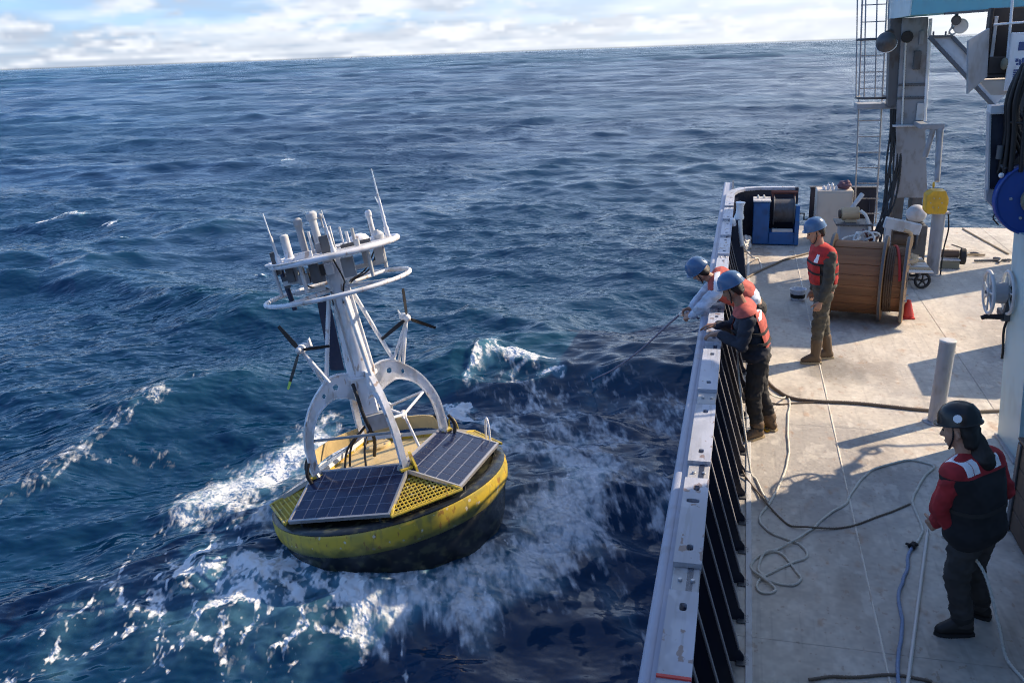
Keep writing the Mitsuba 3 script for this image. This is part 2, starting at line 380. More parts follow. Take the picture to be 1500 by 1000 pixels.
def make_sea():
    rng = np.random.default_rng(7)
    az = np.radians(np.concatenate([np.linspace(-160, -26, 40, endpoint=False), np.linspace(-26, 54, 840, endpoint=False), np.linspace(54, 200, 44, endpoint=False)]))
    r, rr = [2.2], 2.2
    while rr < 9000:
        rr += min(max(0.02, rr * 0.0042), max(0.05, rr * rr / 5.75 * 0.0016), rr * 0.0105 if rr > 40 else 1e9)
        r.append(rr)
    r = np.array(r + [12000.0, 20000.0])
    dr_ = np.gradient(r)
    R, A = np.meshgrid(r, az, indexing='ij')
    X0, Y0 = -R * np.sin(A), R * np.cos(A)
    step = np.repeat(dr_[:, None], len(az), 1)
    X, Y, Z = X0.copy(), Y0.copy(), np.zeros_like(X0)
    calm = 0.7 * np.exp(-((X0 - BUOY_O[0])**2 + (Y0 - BUOY_O[1])**2) / 2.3**2)
    damp = (1 - 0.55 * calm)
    gust = 0.35 + 1.35 * meshkit.fbm(np.stack([X0 * 0.06, Y0 * 0.045, 0 * X0], -1), 4, seed=2)
    N = 92
    lam = np.exp(np.linspace(math.log(0.34), math.log(17.0), N)) * rng.uniform(0.93, 1.07, N)
    for L in lam:
        th = math.radians(194 + rng.normal(0, 42 if L < 4 else 22))       # towards the viewer, crests across the view
        k = 2 * math.pi / L
        dx, dy = -math.sin(th), math.cos(th)
        ak = 0.040 * (1.0 if L < 1.4 else 0.82 if L < 4 else 0.55 if L < 9 else 0.45)
        a = ak / k
        rows = np.nonzero(L / dr_ > 3.0)[0]
        if len(rows) == 0:
            continue
        m = rows[-1] + 1
        fade = np.clip((L / step[:m] - 3.0) / 3.0, 0, 1) * (damp[:m] if L > 1.5 else 1) * (gust[:m] if L < 6 else 1)
        ph = k * (dx * X0[:m] + dy * Y0[:m]) + rng.uniform(0, 2 * math.pi)
        s, c = np.sin(ph), np.cos(ph)
        Z[:m] += a * fade * c
        X[:m] -= 0.75 * a * fade * dx * s
        Y[:m] -= 0.75 * a * fade * dy * s
    far = np.clip((R - 110) / 300, 0, 1)
    for L in np.exp(np.linspace(math.log(15.0), math.log(70.0), 26)):
        th = math.radians(194 + rng.normal(0, 20))
        k = 2 * math.pi / L
        Z += 0.028 / k * far * np.clip((L / step - 2.2) / 2.0, 0, 1) * np.cos(k * (-math.sin(th) * X0 + math.cos(th) * Y0) + rng.uniform(0, 6.28))
    # the larger crests seen in the photograph: steep towards the viewer, long behind
    for pts, hgt, back, front in (([(-6.4, 14.3), (-4.8, 14.65), (-3.8, 14.8), (-2.5, 14.4), (-0.7, 14.4), (0.5, 14.5)], 0.34, 2.2, 0.8),
                                  ([(-27.5, 29.2), (-22.3, 28.3), (-16.5, 27.4)], 0.40, 3.0, 1.3),
                                  ([(-18.6, 19.6), (-17.1, 20.4), (-13.9, 19.3), (-11.4, 18.0), (-8.3, 16.7)], 0.42, 2.6, 1.1),
                                  ([(-10.2, 8.0), (-9.6, 10.3), (-9.3, 12.6), (-7.6, 13.6)], 0.28, 1.6, 0.8),
                                  ([(-6.3, 18.9), (-3.2, 18.3)], 0.28, 1.8, 1.0)):
        p = spline(pts, 10)
        best, along_, side = np.full(X0.shape, 1e9), np.zeros_like(X0), np.zeros_like(X0)
        sel = np.nonzero((R.ravel() < 60))[0]
        x, y = X0.ravel()[sel], Y0.ravel()[sel]
        bd, al, sd = np.full(len(sel), 1e9), np.zeros(len(sel)), np.zeros(len(sel))
        for i in range(len(p) - 1):
            u = p[i + 1] - p[i]
            L2 = u @ u
            q = np.clip(((x - p[i, 0]) * u[0] + (y - p[i, 1]) * u[1]) / L2, 0, 1)
            ex, ey = x - p[i, 0] - q * u[0], y - p[i, 1] - q * u[1]
            e = np.hypot(ex, ey)
            w = e < bd
            bd[w], al[w], sd[w] = e[w], (i + q[w]) / (len(p) - 1), np.sign(u[0] * ey - u[1] * ex)[w]
        d = np.where(sd > 0, bd / back, bd / front)
        wgt = hgt * (1 / (1 + d**2)**1.5) * np.clip(np.minimum(al, 1 - al) * 5 + 0.15, 0, 1)
        wob = 0.8 + 0.4 * meshkit.noise(np.stack([x * 0.7, y * 0.7, 0 * x], -1), 9)
        Zf = Z.ravel()
        Zf[sel] += wgt * wob * (1 - 0.7 * calm.ravel()[sel])
        Z = Zf.reshape(Z.shape)
    sel = np.nonzero(R.ravel() < 45)[0]
    x, y = X.ravel()[sel], Y.ravel()[sel]
    F = np.clip(foam_field(x, y, np.minimum, np.maximum, np.sqrt, SEGS + SOFT), 0, 1)
    Zf = Z.ravel()
    q = np.stack([x * 2.6, y * 2.6, 0 * x], -1)
    Zf[sel] += F * (0.05 + 0.17 * (meshkit.fbm(q, 4, seed=4) - 0.45))
    Z = Zf.reshape(Z.shape)
    Z += 0.52 * np.exp(-((X0 - BUOY_O[0])**2 + (Y0 - BUOY_O[1])**2) / 2.6**2)
    v = np.stack([X, Y, Z + SEA], -1).reshape(-1, 3)
    nr, na = R.shape
    i, j = np.meshgrid(np.arange(nr - 1), np.arange(na), indexing='ij')
    j2 = (j + 1) % na
    q = np.stack([i * na + j, (i + 1) * na + j, (i + 1) * na + j2, i * na + j2], -1).reshape(-1, 4)
    f = np.vstack([q[:, [0, 2, 1]], q[:, [0, 3, 2]]])
    return v, f


sea_v, sea_f = make_sea()
_n = np.cross(sea_v[sea_f[:50, 1]] - sea_v[sea_f[:50, 0]], sea_v[sea_f[:50, 2]] - sea_v[sea_f[:50, 0]])
if _n[:, 2].mean() < 0:
    sea_f = sea_f[:, ::-1]
put('sea', (sea_v, sea_f), 'mat_sea', smooth=True)
tag('sea', 'rough deep blue sea with wind waves and white foam around the buoy', kind='structure')

# ------------------------------------------------------------------ the ship: hull, deck, bulwark
hull_key = thing('ship_hull', 'grey blue side of the ship below the bulwark beside the water', 'ship hull')
scene[hull_key] = mikit.ply(cat(bx((-0.37, -8, -4.2), (-0.355, 20.3, -0.03), 0), bx((-0.355, 20.28, -4.2), (8.0, 20.3, -0.03), 0), bx((-0.355, -8, -0.25), (8.0, 20.28, -0.03), 0)), 'mat_hull', smooth=False)
put('deck', bx((-0.36, -8, -0.028), (8.0, 20.3, -0.008), 0), 'mat_seam', smooth=False)
tag('deck', 'sunlit and shaded beige working deck with seams and rust stains', kind='structure')
XS = [-0.10, 1.043, 2.75, 4.9, 8.0]
YS = [-8, -2.0, 1.6, 5.35, 9.1, 12.9, 16.4, 20.28]
for i in range(4):
    for j in range(7):
        g = 0.0035
        put('plate', bx((XS[i] + g, YS[j] + 0.0012, -0.02), (XS[i + 1] - g, YS[j + 1] - 0.0012, 0.0), 0.002), 'mat_deck', smooth=False, parent='deck')
put('weld_seam', tube([(1.043, y, 0.001) for y in np.linspace(1.5, 20.2, 60)], 0.008 + 0.002 * np.sin(np.arange(60) * 2.1), 6), 'mat_seam', parent='deck')
put('margin_strip', bx((0.16, -8, 0.004), (0.205, 20.2, 0.014), 0.003), 'mat_pale_grey', parent='deck')

bul = thing('bulwark', 'dark navy bulwark with bolted grey cap plates along the left edge of the deck', 'bulwark')
XO, XI, ZT = -0.285, -0.125, 1.06
put('side_plate', bx((-0.20, -3, -0.02), (-0.165, 20.0, 1.03), 0), 'mat_navy', smooth=False, parent=bul)
put('outer_plate', bx((-0.36, -3, -0.02), (-0.335, 20.0, 0.93), 0), 'mat_hull', smooth=False, parent=bul)
put('rub_strip', tube([(-0.335, y, 0.945) for y in (-3, 5, 12, 20.0)], 0.045, 14), 'mat_hull', smooth=50, parent=bul)
put('inner_ledge', bx((-0.33, -3, 0.90), (-0.166, 20.0, 0.985), 0.004), 'mat_hull', parent=bul)


def cap_plate(y0, y1, holes, z0=1.0, z1=ZT, x0=XO, x1=XI, mat_='mat_cap'):
    hs = []
    for hx, hy, a, b in holes:
        t = np.linspace(0, 2 * np.pi, 16, endpoint=False)
        hs.append([(hx + a * np.sign(math.cos(s)) * abs(math.cos(s))**0.6, hy + b * np.sign(math.sin(s)) * abs(math.sin(s))**0.6) for s in t])
    m = prism([(x0, y0), (x1, y0), (x1, y1), (x0, y1)], z1 - z0, hs)
    m.apply_translation((0, 0, z0))
    return put('cap_plate', m, mat_, smooth=False, parent=bul)


for k in range(14):
    y1 = -1.15 + 1.345 * (k + 1)
    y0 = y1 - 1.345
    zt = ZT + (0.025 if k == 6 else 0.0) - 0.004 * (k % 2)
    holes = [(-0.20, y1 - 0.16 - 0.0, 0.020, 0.036), (-0.20, y0 + 0.43, 0.020, 0.034)]
    if k == 4:
        holes.append((-0.215, y1 - 0.34, 0.042, 0.028))
    cap_plate(y0 + 0.26, y1 - 0.012, holes, 1.0, zt)
    put('joint_plate', bx((XO + 0.006, y0 - 0.004, 1.0), (XI - 0.004, y0 + 0.257, zt - 0.03), 0.006), 'mat_grey', parent=bul)
    for xx in (-0.235, -0.165):
        put('bolt', disc((xx, y0 + 0.12, zt - 0.032), (xx, y0 + 0.12, zt - 0.014), 0.013, 10, 0.003), 'mat_steel', parent=bul)
# the far corner and the stern length of the bulwark
cpath = sg.LineString([(-0.205, 17.68), (-0.2, 18.1), (-0.13, 18.45), (0.02, 18.72), (0.25, 18.86), (0.5, 18.9), (1.05, 18.9)])


def wall_along(line, half, z0, z1, side=0.0):
    m = trimesh.creation.extrude_polygon(line.buffer(half, cap_style='flat', join_style='round'), z1 - z0, engine='earcut')
    m.apply_translation((0, 0, z0))
    return m


put('corner_plate', wall_along(cpath, 0.018, -0.01, 1.0), 'mat_navy', smooth=40, parent=bul)
put('corner_cap', wall_along(cpath, 0.08, 1.0, 1.055), 'mat_cap', smooth=40, parent=bul)
put('end_post', bx((1.04, 18.84, 0), (1.12, 18.96, 1.05), 0.006), 'mat_navy', parent=bul)
for k in range(26):
    y = 5.072 + 0.4605 * (k - 6)
    poly = [(-0.164, 0.0), (0.15, 0.0), (0.15, 0.05), (0.115, 0.10), (-0.130, 0.985), (-0.164, 0.985)]
    m = prism(poly, 0.012)
    m = xf(m, (0, y + 0.006, 0), (1, 0, 0), (0, 0, 1), (0, -1, 0))
    fl = hull([(a, b, c) for (a, c) in ((0.112, 0.10), (0.120, 0.103), (-0.133, 0.984), (-0.125, 0.987)) for b in (y - 0.018, y + 0.018)])
    kk = put('bracket', m, 'mat_navy', smooth=False, parent=bul)
    put('flange', fl, 'mat_edge', smooth=False, parent=kk)
    put('foot_pad', bx((0.10, y - 0.05, 0.001), (0.185, y + 0.05, 0.014), 0.004), 'mat_dark_steel', parent=kk)
put('red_mark', bx((XO - 0.002, 3.49, 1.0), (XI + 0.001, 3.51, 1.0655), 0.001), 'mat_red', parent=bul)
sp = thing('stern_bulwark', 'dark navy bulwark panel standing behind the cream cabinet', 'bulwark')
put('panel', bx((1.36, 19.0, 0), (2.62, 19.06, 1.02), 0.01), 'mat_navy', parent=sp)
put('cap_rail', bx((1.34, 18.96, 1.022), (2.64, 19.10, 1.045), 0.006), 'mat_dark_steel', parent=sp)
for x in (1.5, 2.0, 2.5):
    put('stay', hull([(x + a, y, z) for a in (-0.01, 0.01) for y, z in ((18.998, 0.02), (18.7, 0.02), (18.998, 0.9))]), 'mat_navy', smooth=False, parent=sp)

# ------------------------------------------------------------------ deckhouse with the pale cyan corner column at the right edge
dh = thing('deckhouse', 'pale cyan steel corner column and wall at the right edge of the deck', 'deckhouse')


def sheet(p00, p10, p11, p01, t, d):
    d = np.asarray(d, float) * t
    return hull([np.asarray(p) + k * d for p in (p00, p10, p11, p01) for k in (0, 1)])


col = hull([(2.61, 9.13, 0), (3.15, 9.13, 0), (2.63, 8.5, 0), (3.15, 8.5, 0), (2.46, 9.0, 2.13), (3.15, 9.0, 2.13), (2.48, 8.42, 2.13), (3.15, 8.42, 2.13)])
put('corner_column', col, 'mat_cyan', smooth=False, parent=dh)
put('base_flange', bx((2.585, 8.47, 0.001), (3.2, 9.16, 0.03), 0.006), 'mat_grey', parent=dh)
put('side_wall', hull([(x, y, z) for x in (2.9, 3.0) for y, z in ((9.07, 0), (8.85, 2.4), (8.1, 3.6), (-8, 3.6), (-8, 0))]), 'mat_cyan', smooth=False, parent=dh)
put('upper_wall', bx((3.05, -8, 3.62), (3.15, 7.9, 6.4), 0), 'mat_cyan', smooth=False, parent=dh)
put('upper_deck', bx((-0.05, -8, 2.10), (2.89, 1.6, 2.19), 0.01), 'mat_mast_grey', parent=dh)
put('front_wall', bx((-0.05, 0.6, 0.0), (2.89, 0.7, 2.09), 0), 'mat_mast_grey', smooth=False, parent=dh)
put('rear_wall', bx((-2.2, -2.6, 2.2), (3.04, -2.5, 8.0), 0), 'mat_mast_grey', smooth=False, parent=dh)
put('roof', bx((2.9, -8, 3.601), (7.9, 8.1, 3.619), 0), 'mat_cyan', smooth=False, parent=dh)

# ------------------------------------------------------------------ deck machinery
def barrel_post(name, label, x, y, h, r, lean=0.0):
    t = thing(name, label, 'post')
    put('tube', tube([(x, y, 0), (x + lean * h * 0.5, y, h * 0.5), (x + lean * h, y, h - 0.008)], r, 28), 'mat_grey', 45, t)
    put('cap', along(lathe([(0, 0), (r + 0.004, 0), (r + 0.004, 0.012), (r - 0.006, 0.02), (0, 0.02)], 28), (x + lean * h, y, h - 0.008), (0, 0, 1)), 'mat_pale_grey', 40, t)
    put('base_plate', disc((x, y, 0.001), (x, y, 0.016), r + 0.045, 24, 0.004), 'mat_grey', 40, t)
    return t


barrel_post('deck_post', 'plain grey round post standing alone on the deck ahead of the black helmet', 2.083, 9.408, 0.90, 0.079, 0.03)
t = barrel_post('deck_post', 'tall grey round post carrying the yellow gearbox behind the cable drum', 3.209, 16.011, 1.05, 0.105)
put('bracket', bx((3.05, 15.9, 1.051), (3.37, 16.12, 1.075), 0.005), 'mat_grey', parent=t)
put('cable', tube(spline([(3.335, 15.93, 1.07), (3.36, 15.9, 0.8), (3.32, 15.89, 0.45), (3.325, 15.93, 0.02)], 6), 0.012, 6), 'mat_black', parent=t)
g = thing('gearbox', 'yellow faceted gearbox on top of the far grey post', 'gearbox')
oc = [(-0.10, 1.078), (0.17, 1.078), (0.20, 1.12), (0.20, 1.34), (0.15, 1.45), (-0.04, 1.45), (-0.13, 1.38), (-0.13, 1.12)]
m = hull([(3.08 + a * s, 15.9 + b, z) for a, z in oc for b, s in ((-0.14, 0.9), (-0.12, 1), (0.16, 1), (0.18, 0.9))])
put('housing', m, 'mat_yellow', smooth=False, parent=g)
put('lifting_lug', ring((3.06, 15.92, 1.53), (1, 0, 0), 0.04, 0.012, 20, 6), 'mat_yellow', parent=g)
put('side_flange', disc((3.27, 15.92, 1.26), (3.30, 15.92, 1.26), 0.09, 8), 'mat_yellow', parent=g)
for a in range(6):
    put('bolt', disc((3.10 + 0.085 * math.cos(a * 1.047), 15.762, 1.26 + 0.085 * math.sin(a * 1.047)), (3.10 + 0.085 * math.cos(a * 1.047), 15.745, 1.26 + 0.085 * math.sin(a * 1.047)), 0.01, 6, 0.002), 'mat_steel', parent=g)

# the wooden cable drum
dr_ = thing('cable_drum', 'large brown timber cable drum lying on the deck behind the standing person', 'cable drum')
mat('timber', proc(lambda p, n, uv: mix((0.17, 0.070, 0.028), (0.27, 0.125, 0.052), fbm(p.x * 2.2, p.y * 34.0, p.z * 34.0, 4)) * (0.72 + 0.55 * noise(p.x * 0.6 + dr.floor(p.z * 7.1) * 3.7, dr.floor(p.z * 6.4), 1.5))), 0.6)
mat('flange_wood', proc(lambda p, n, uv: mix((0.22, 0.115, 0.055), (0.36, 0.21, 0.10), fbm(p.x * 8.0, p.y * 6.0, p.z * 22.0, 4))), 0.62)
mat('red_brown', (0.10, 0.03, 0.025), 0.6)
cx, cy, R = 1.30, 13.32, 0.605
ax = unit((0.975, -0.20, 0))
P0 = V(cx, cy, R)
for s in (0.0, 0.70, 0.985):
    a = P0 + ax * s
    k = put('flange', disc(a, a + ax * 0.045, R, 56, 0.006), 'mat_flange_wood', 40, dr_)
    put('rim_band', along(lathe([(R - 0.004, 0.006), (R + 0.006, 0.006), (R + 0.006, 0.039), (R - 0.004, 0.039)], 56), a, ax), 'mat_dark_steel', 40, k)
    put('hub', along(lathe([(0.055, -0.012), (0.12, -0.012), (0.12, 0.057), (0.055, 0.057), (0.055, -0.012)], 24), a, ax), 'mat_dark_steel', 40, k)
ex, ey, ez = basis(ax)
rng = np.random.default_rng(4)
for s0, s1, RR, nb in ((0.05, 0.695, 0.515, 22), (0.75, 0.98, 0.45, 18)):
    put('core', along(lathe([(0, 0), (RR - 0.03, 0), (RR - 0.03, s1 - s0), (0, s1 - s0)], 32), P0 + ax * s0, ax), 'mat_red_brown', 40, dr_)
    for j in range(nb):
        a0, a1 = 2 * math.pi * j / nb + 0.006, 2 * math.pi * (j + 1) / nb - 0.006
        p = []
        rj = RR + rng.uniform(-0.006, 0.006)
        for a in (a0, (a0 + a1) / 2, a1):
            for r in (rj - 0.028, rj):
                for s in (s0 + 0.004, s1 - 0.004):
                    p.append(P0 + ax * s + r * (math.cos(a) * ex + math.sin(a) * ey))
        put('board', hull(p), 'mat_timber', smooth=False, parent=dr_)
for j in range(4):
    a = 0.7 + j * 1.57
    put('tie_rod', rod(P0 + 0.36 * (math.cos(a) * ex + math.sin(a) * ey) - ax * 0.03, P0 + 0.36 * (math.cos(a) * ex + math.sin(a) * ey) + ax * 1.07, 0.012), 'mat_steel', parent=dr_)
put('cable_wrap', cat(*[ring(P0 + ax * (0.77 + 0.028 * i), ax, 0.455, 0.014, 40, 6) for i in range(4)]), 'mat_brown', 60, dr_)
tg = thing('webbing_strap', 'dark red strap draped over the narrow end of the cable drum', 'strap')
scene[tg] = mikit.ply(tube(spline([P0 + ax * 0.86 + r * (math.cos(a) * V(0, 1, 0) + math.sin(a) * V(0, 0, 1)) for a, r in ((1.2, 0.475), (1.7, 0.475), (2.2, 0.475), (2.7, 0.48), (2.95, 0.49))], 6), [0.02] * 25, 6), 'mat_red', smooth=40)

co = thing('traffic_cone', 'red cone on the deck beside the right flange of the cable drum', 'cone')
put('cone', along(lathe([(0, 0), (0.085, 0.012), (0.095, 0.03), (0.028, 0.25), (0.018, 0.255), (0, 0.255)], 24), (2.40, 13.32, 0.012), (0.02, 0, 1)), 'mat_red', 40, co)
put('base', bx((2.30, 13.22, 0.001), (2.50, 13.42, 0.022), 0.008), 'mat_red', parent=co)
# console, capstan and small gear behind the drum
cn = thing('winch_console', 'grey machine box with a tan motor on top behind the cable drum', 'machine')
put('box', hull([(x, y, z) for x, y in ((1.60, 15.35), (2.04, 15.35), (1.60, 15.75), (2.04, 15.75)) for z in (0.35, 0.95)]), 'mat_grey', smooth=False, parent=cn)
put('top_plate', bx((1.53, 15.28, 0.952), (2.10, 15.8, 0.985), 0.008), 'mat_dark_steel', parent=cn)
for x in (1.63, 2.0):
    for y in (15.4, 15.7):
        put('leg', bx((x - 0.03, y - 0.03, 0), (x + 0.03, y + 0.03, 0.348), 0.004), 'mat_grey', parent=cn)
k = put('motor', disc((1.62, 15.5, 1.11), (1.90, 15.5, 1.13), 0.105, 20, 0.015), 'mat_tan', 40, cn)
put('motor_end', disc((1.575, 15.5, 1.107), (1.618, 15.5, 1.11), 0.075, 18, 0.01), 'mat_brown', 40, k)
put('motor_foot', bx((1.68, 15.42, 0.986), (1.86, 15.58, 1.03), 0.006), 'mat_tan', parent=k)
put('strap', tube(spline([(1.90, 15.38, 1.19), (1.98, 15.34, 1.12), (2.04, 15.32, 0.98), (2.07, 15.31, 0.82)], 6), 0.028, 8), 'mat_offwhite', 60, cn)
put('lever', rod((1.78, 15.6, 1.18), (1.95, 15.75, 1.40), 0.035, 0.04), 'mat_pale_grey', 60, cn)
rg = thing('rope_heap', 'small heap of white and dark red rope between the console and the cable drum', 'rope')
rng = np.random.default_rng(12)
for i in range(9):
    a = rng.uniform(0, 6.28)
    c = V(1.78 + 0.16 * math.cos(a), 13.95 + 0.10 * math.sin(a), 0.95 + rng.uniform(0, 0.12))
    put('loop', ring(c, rng.normal(0, 1, 3) + V(0, -0.6, 0.8), rng.uniform(0.06, 0.13), 0.016, 22, 6), ('mat_offwhite', 'mat_red_brown', 'mat_offwhite')[i % 3], 60, rg)
put('bin', bx((1.50, 13.84, 0.0), (2.06, 14.12, 0.93), 0.02), 'mat_dark_steel', parent=rg)
cp = thing('capstan_winch', 'pale grey winch with a bright level beam behind the right flange of the cable drum', 'winch')
put('beam', along(bx((-0.06, -0.09, 0), (0.06, 0.09, 0.56), 0.012), (2.27, 15.3, 1.02), (1, 0, -0.22)), 'mat_pale_grey', smooth=False, parent=cp)
put('plate', bx((2.28, 15.24, 0.40), (2.38, 15.36, 0.96), 0.01), 'mat_pale_grey', parent=cp)
put('drum', disc((2.42, 15.42, 0.75), (2.78, 15.42, 0.75), 0.13, 22), 'mat_brown', 40, cp)
put('flange', disc((2.76, 15.42, 0.75), (2.79, 15.42, 0.75), 0.20, 24), 'mat_dark_steel', 40, cp)
put('frame', bx((2.30, 15.5, 0.0), (2.76, 15.62, 0.62), 0.01), 'mat_dark_steel', parent=cp)
put('bow_pipe', tube(spline([(2.62, 15.1, 0.55), (2.64, 14.95, 0.75), (2.60, 14.85, 0.93), (2.50, 14.85, 0.98)], 6), 0.03, 10), 'mat_tan', 60, cp)
fl = thing('round_float', 'whitish round float resting beside the base of the mast', 'float')
scene[fl] = mikit.ply(ball((3.02, 16.9, 0.88), 0.17, 3, (1, 1, 0.95)), 'mat_pale_grey', smooth=True)
fs = thing('float_stand', 'dark crate stand under the round float', 'stand')
put('crate', bx((2.84, 16.72, 0), (3.2, 17.08, 0.70), 0.015), 'mat_dark_steel', parent=fs)
put('top_ring', ring((3.02, 16.9, 0.72), (0, 0, 1), 0.13, 0.02, 24, 6), 'mat_dark_steel', 60, fs)


def spoked(parent, name, c, n, R, r, spokes, m_):
    x, y, z = basis(n)
    k = put(name, ring(c, n, R, r, 36, 8), m_, 60, parent)
    for i in range(spokes):
        a = 2 * math.pi * i / spokes + 0.3
        put('spoke', rod(np.asarray(c), np.asarray(c) + (R - r * 0.5) * (math.cos(a) * x + math.sin(a) * y), r * 0.55, n=6), m_, 60, k)
    put('hub', disc(np.asarray(c) - z * r * 1.3, np.asarray(c) + z * r * 1.3, R * 0.24, 14, 0.004), m_, 40, k)
    return k


ct = thing('hand_cart', 'small slatted hand cart with black spoked wheels beside the cable drum', 'cart')
for c in ((2.88, 15.02, 0.135), (2.86, 15.75, 0.15)):
    spoked(ct, 'wheel', c, (0.22, -1, 0), 0.112, 0.022, 5, 'mat_rubber')
for c in ((2.42, 15.12, 0.135), (2.40, 15.85, 0.15)):
    spoked(ct, 'wheel', c, (0.22, -1, 0), 0.112, 0.022, 5, 'mat_rubber')
put('axle', rod((2.42, 15.14, 0.135), (2.88, 15.04, 0.135), 0.014), 'mat_dark_steel', parent=ct)
put('axle', rod((2.40, 15.87, 0.15), (2.86, 15.77, 0.15), 0.014), 'mat_dark_steel', parent=ct)
for i in range(6):
    y = 14.95 + i * 0.19
    put('slat', bx((2.44, y, 0.27), (3.02, y + 0.12, 0.295), 0.004), 'mat_tan' if i % 3 == 1 else 'mat_offwhite', parent=ct)
put('frame', cat(bx((2.46, 14.95, 0.225), (2.50, 16.05, 0.268), 0.004), bx((2.80, 14.95, 0.225), (2.84, 16.05, 0.268), 0.004)), 'mat_dark_steel', parent=ct)
put('handle', tube(spline([(2.55, 16.05, 0.25), (2.55, 16.3, 0.6), (2.66, 16.36, 0.72), (2.77, 16.3, 0.6), (2.77, 16.05, 0.25)], 6), 0.012, 8), 'mat_dark_steel', 60, ct)
fb = thing('folded_tarp', 'folded tan and red tarp lying on the hand cart', 'tarp')
m = trimesh.creation.icosphere(3)
m.vertices = m.vertices * (0.22, 0.34, 0.075) + (2.68, 15.62, 0.36) + 0.10 * (meshkit.fbm(m.vertices * 2.3, 3, 3) - 0.5)[:, None] * (1, 1, 0.8)
scene[fb] = mikit.ply(m, 'mat_tan', smooth=True)
bd = thing('olive_box', 'low olive box with a dark motor lying right of the post with the yellow gearbox', 'box')
mat('olive', (0.16, 0.16, 0.12), 0.6)
put('body', bx((3.38, 16.45, 0.0), (3.72, 16.78, 0.14), 0.01), 'mat_olive', parent=bd)
put('lid', bx((3.37, 16.44, 0.142), (3.73, 16.79, 0.165), 0.006), 'mat_pale_grey', parent=bd)
put('motor', disc((3.42, 16.62, 0.24), (3.72, 16.58, 0.24), 0.068, 18), 'mat_brown', 40, bd)
put('end_wheel', disc((3.74, 16.58, 0.20), (3.83, 16.57, 0.20), 0.14, 24, 0.012), 'mat_rubber', 40, bd)
jg = thing('white_jug', 'small white jug standing behind the post with the yellow gearbox', 'jug')
scene[jg] = mikit.ply(along(lathe([(0, 0), (0.07, 0), (0.075, 0.02), (0.075, 0.17), (0.03, 0.22), (0.03, 0.26), (0, 0.26)], 18), (3.53, 17.55, 0.001), (0, 0, 1)), 'mat_offwhite', smooth=40)
tl = thing('grapnel', 'dark steel grapnel tool lying on the far deck near the cyan column', 'tool')
put('shank', rod((4.08, 17.0, 0.03), (4.62, 17.12, 0.03), 0.022), 'mat_dark_steel', 60, tl)
put('head', tube(spline([(4.45, 17.25, 0.03), (4.52, 17.1, 0.05), (4.45, 16.92, 0.03)], 6), 0.022, 8), 'mat_dark_steel', 60, tl)
put('eye', ring((4.66, 17.13, 0.03), (0, 0, 1), 0.04, 0.014, 16, 6), 'mat_dark_steel', 60, tl)
sk = thing('shackle_set', 'small dark shackles lying on the sunlit far deck', 'shackle')
put('bow', tube(spline([(4.06, 17.5, 0.03), (4.12, 17.6, 0.04), (4.24, 17.6, 0.04), (4.28, 17.5, 0.03)], 6), 0.02, 8), 'mat_dark_steel', 60, sk)
put('pin', rod((4.0, 17.5, 0.03), (4.36, 17.5, 0.03), 0.02), 'mat_tan', 60, sk)

# blue winch in the far corner
bw = thing('blue_winch', 'blue steel winch with a grey drum in the far left corner of the deck', 'winch')
put('left_cheek', bx((0.25, 18.15, 0.02), (0.56, 18.62, 0.86), 0.012), 'mat_blue', parent=bw)
put('left_top', bx((0.235, 18.13, 0.862), (0.575, 18.64, 0.895), 0.006), 'mat_pale_grey', parent=bw)
put('right_cheek', hull([(x, y, z) for x in (1.05, 1.13) for y, z in ((18.12, 0.02), (18.62, 0.02), (18.62, 0.55), (18.45, 0.78), (18.25, 0.78), (18.12, 0.5))]), 'mat_blue', smooth=False, parent=bw)
put('base_frame', bx((0.562, 18.13, 0.02), (1.048, 18.60, 0.26), 0.012), 'mat_blue', parent=bw)
put('drum', disc((0.64, 18.40, 0.66), (1.04, 18.40, 0.66), 0.23, 32, 0.01), 'mat_dark_steel', 40, bw)
for x in (0.63, 1.015):
    put('drum_flange', disc((x, 18.40, 0.66), (x + 0.022, 18.40, 0.66), 0.285, 32, 0.006), 'mat_dark_steel', 40, bw)
put('drip_tray', bx((0.62, 18.17, 0.262), (1.02, 18.3, 0.32), 0.006), 'mat_offwhite', parent=bw)
put('guide_frame', cat(rod((0.62, 18.5, 0.9), (0.62, 18.5, 1.0), 0.025), rod((1.03, 18.5, 0.88), (1.03, 18.5, 1.0), 0.025), rod((0.58, 18.5, 1.0), (1.08, 18.5, 1.0), 0.03)), 'mat_red_brown', 60, bw)
for x in (0.33, 0.44):
    put('valve', along(lathe([(0, 0), (0.025, 0), (0.025, 0.05), (0.012, 0.06), (0.012, 0.08), (0, 0.08)], 12), (x, 18.4, 0.896), (0, 0, 1)), 'mat_offwhite', 40, bw)
put('crank', tube([(1.13, 18.3, 0.62), (1.22, 18.3, 0.62), (1.22, 18.3, 0.5), (1.30, 18.3, 0.5)], 0.016, 8), 'mat_black', 60, bw)
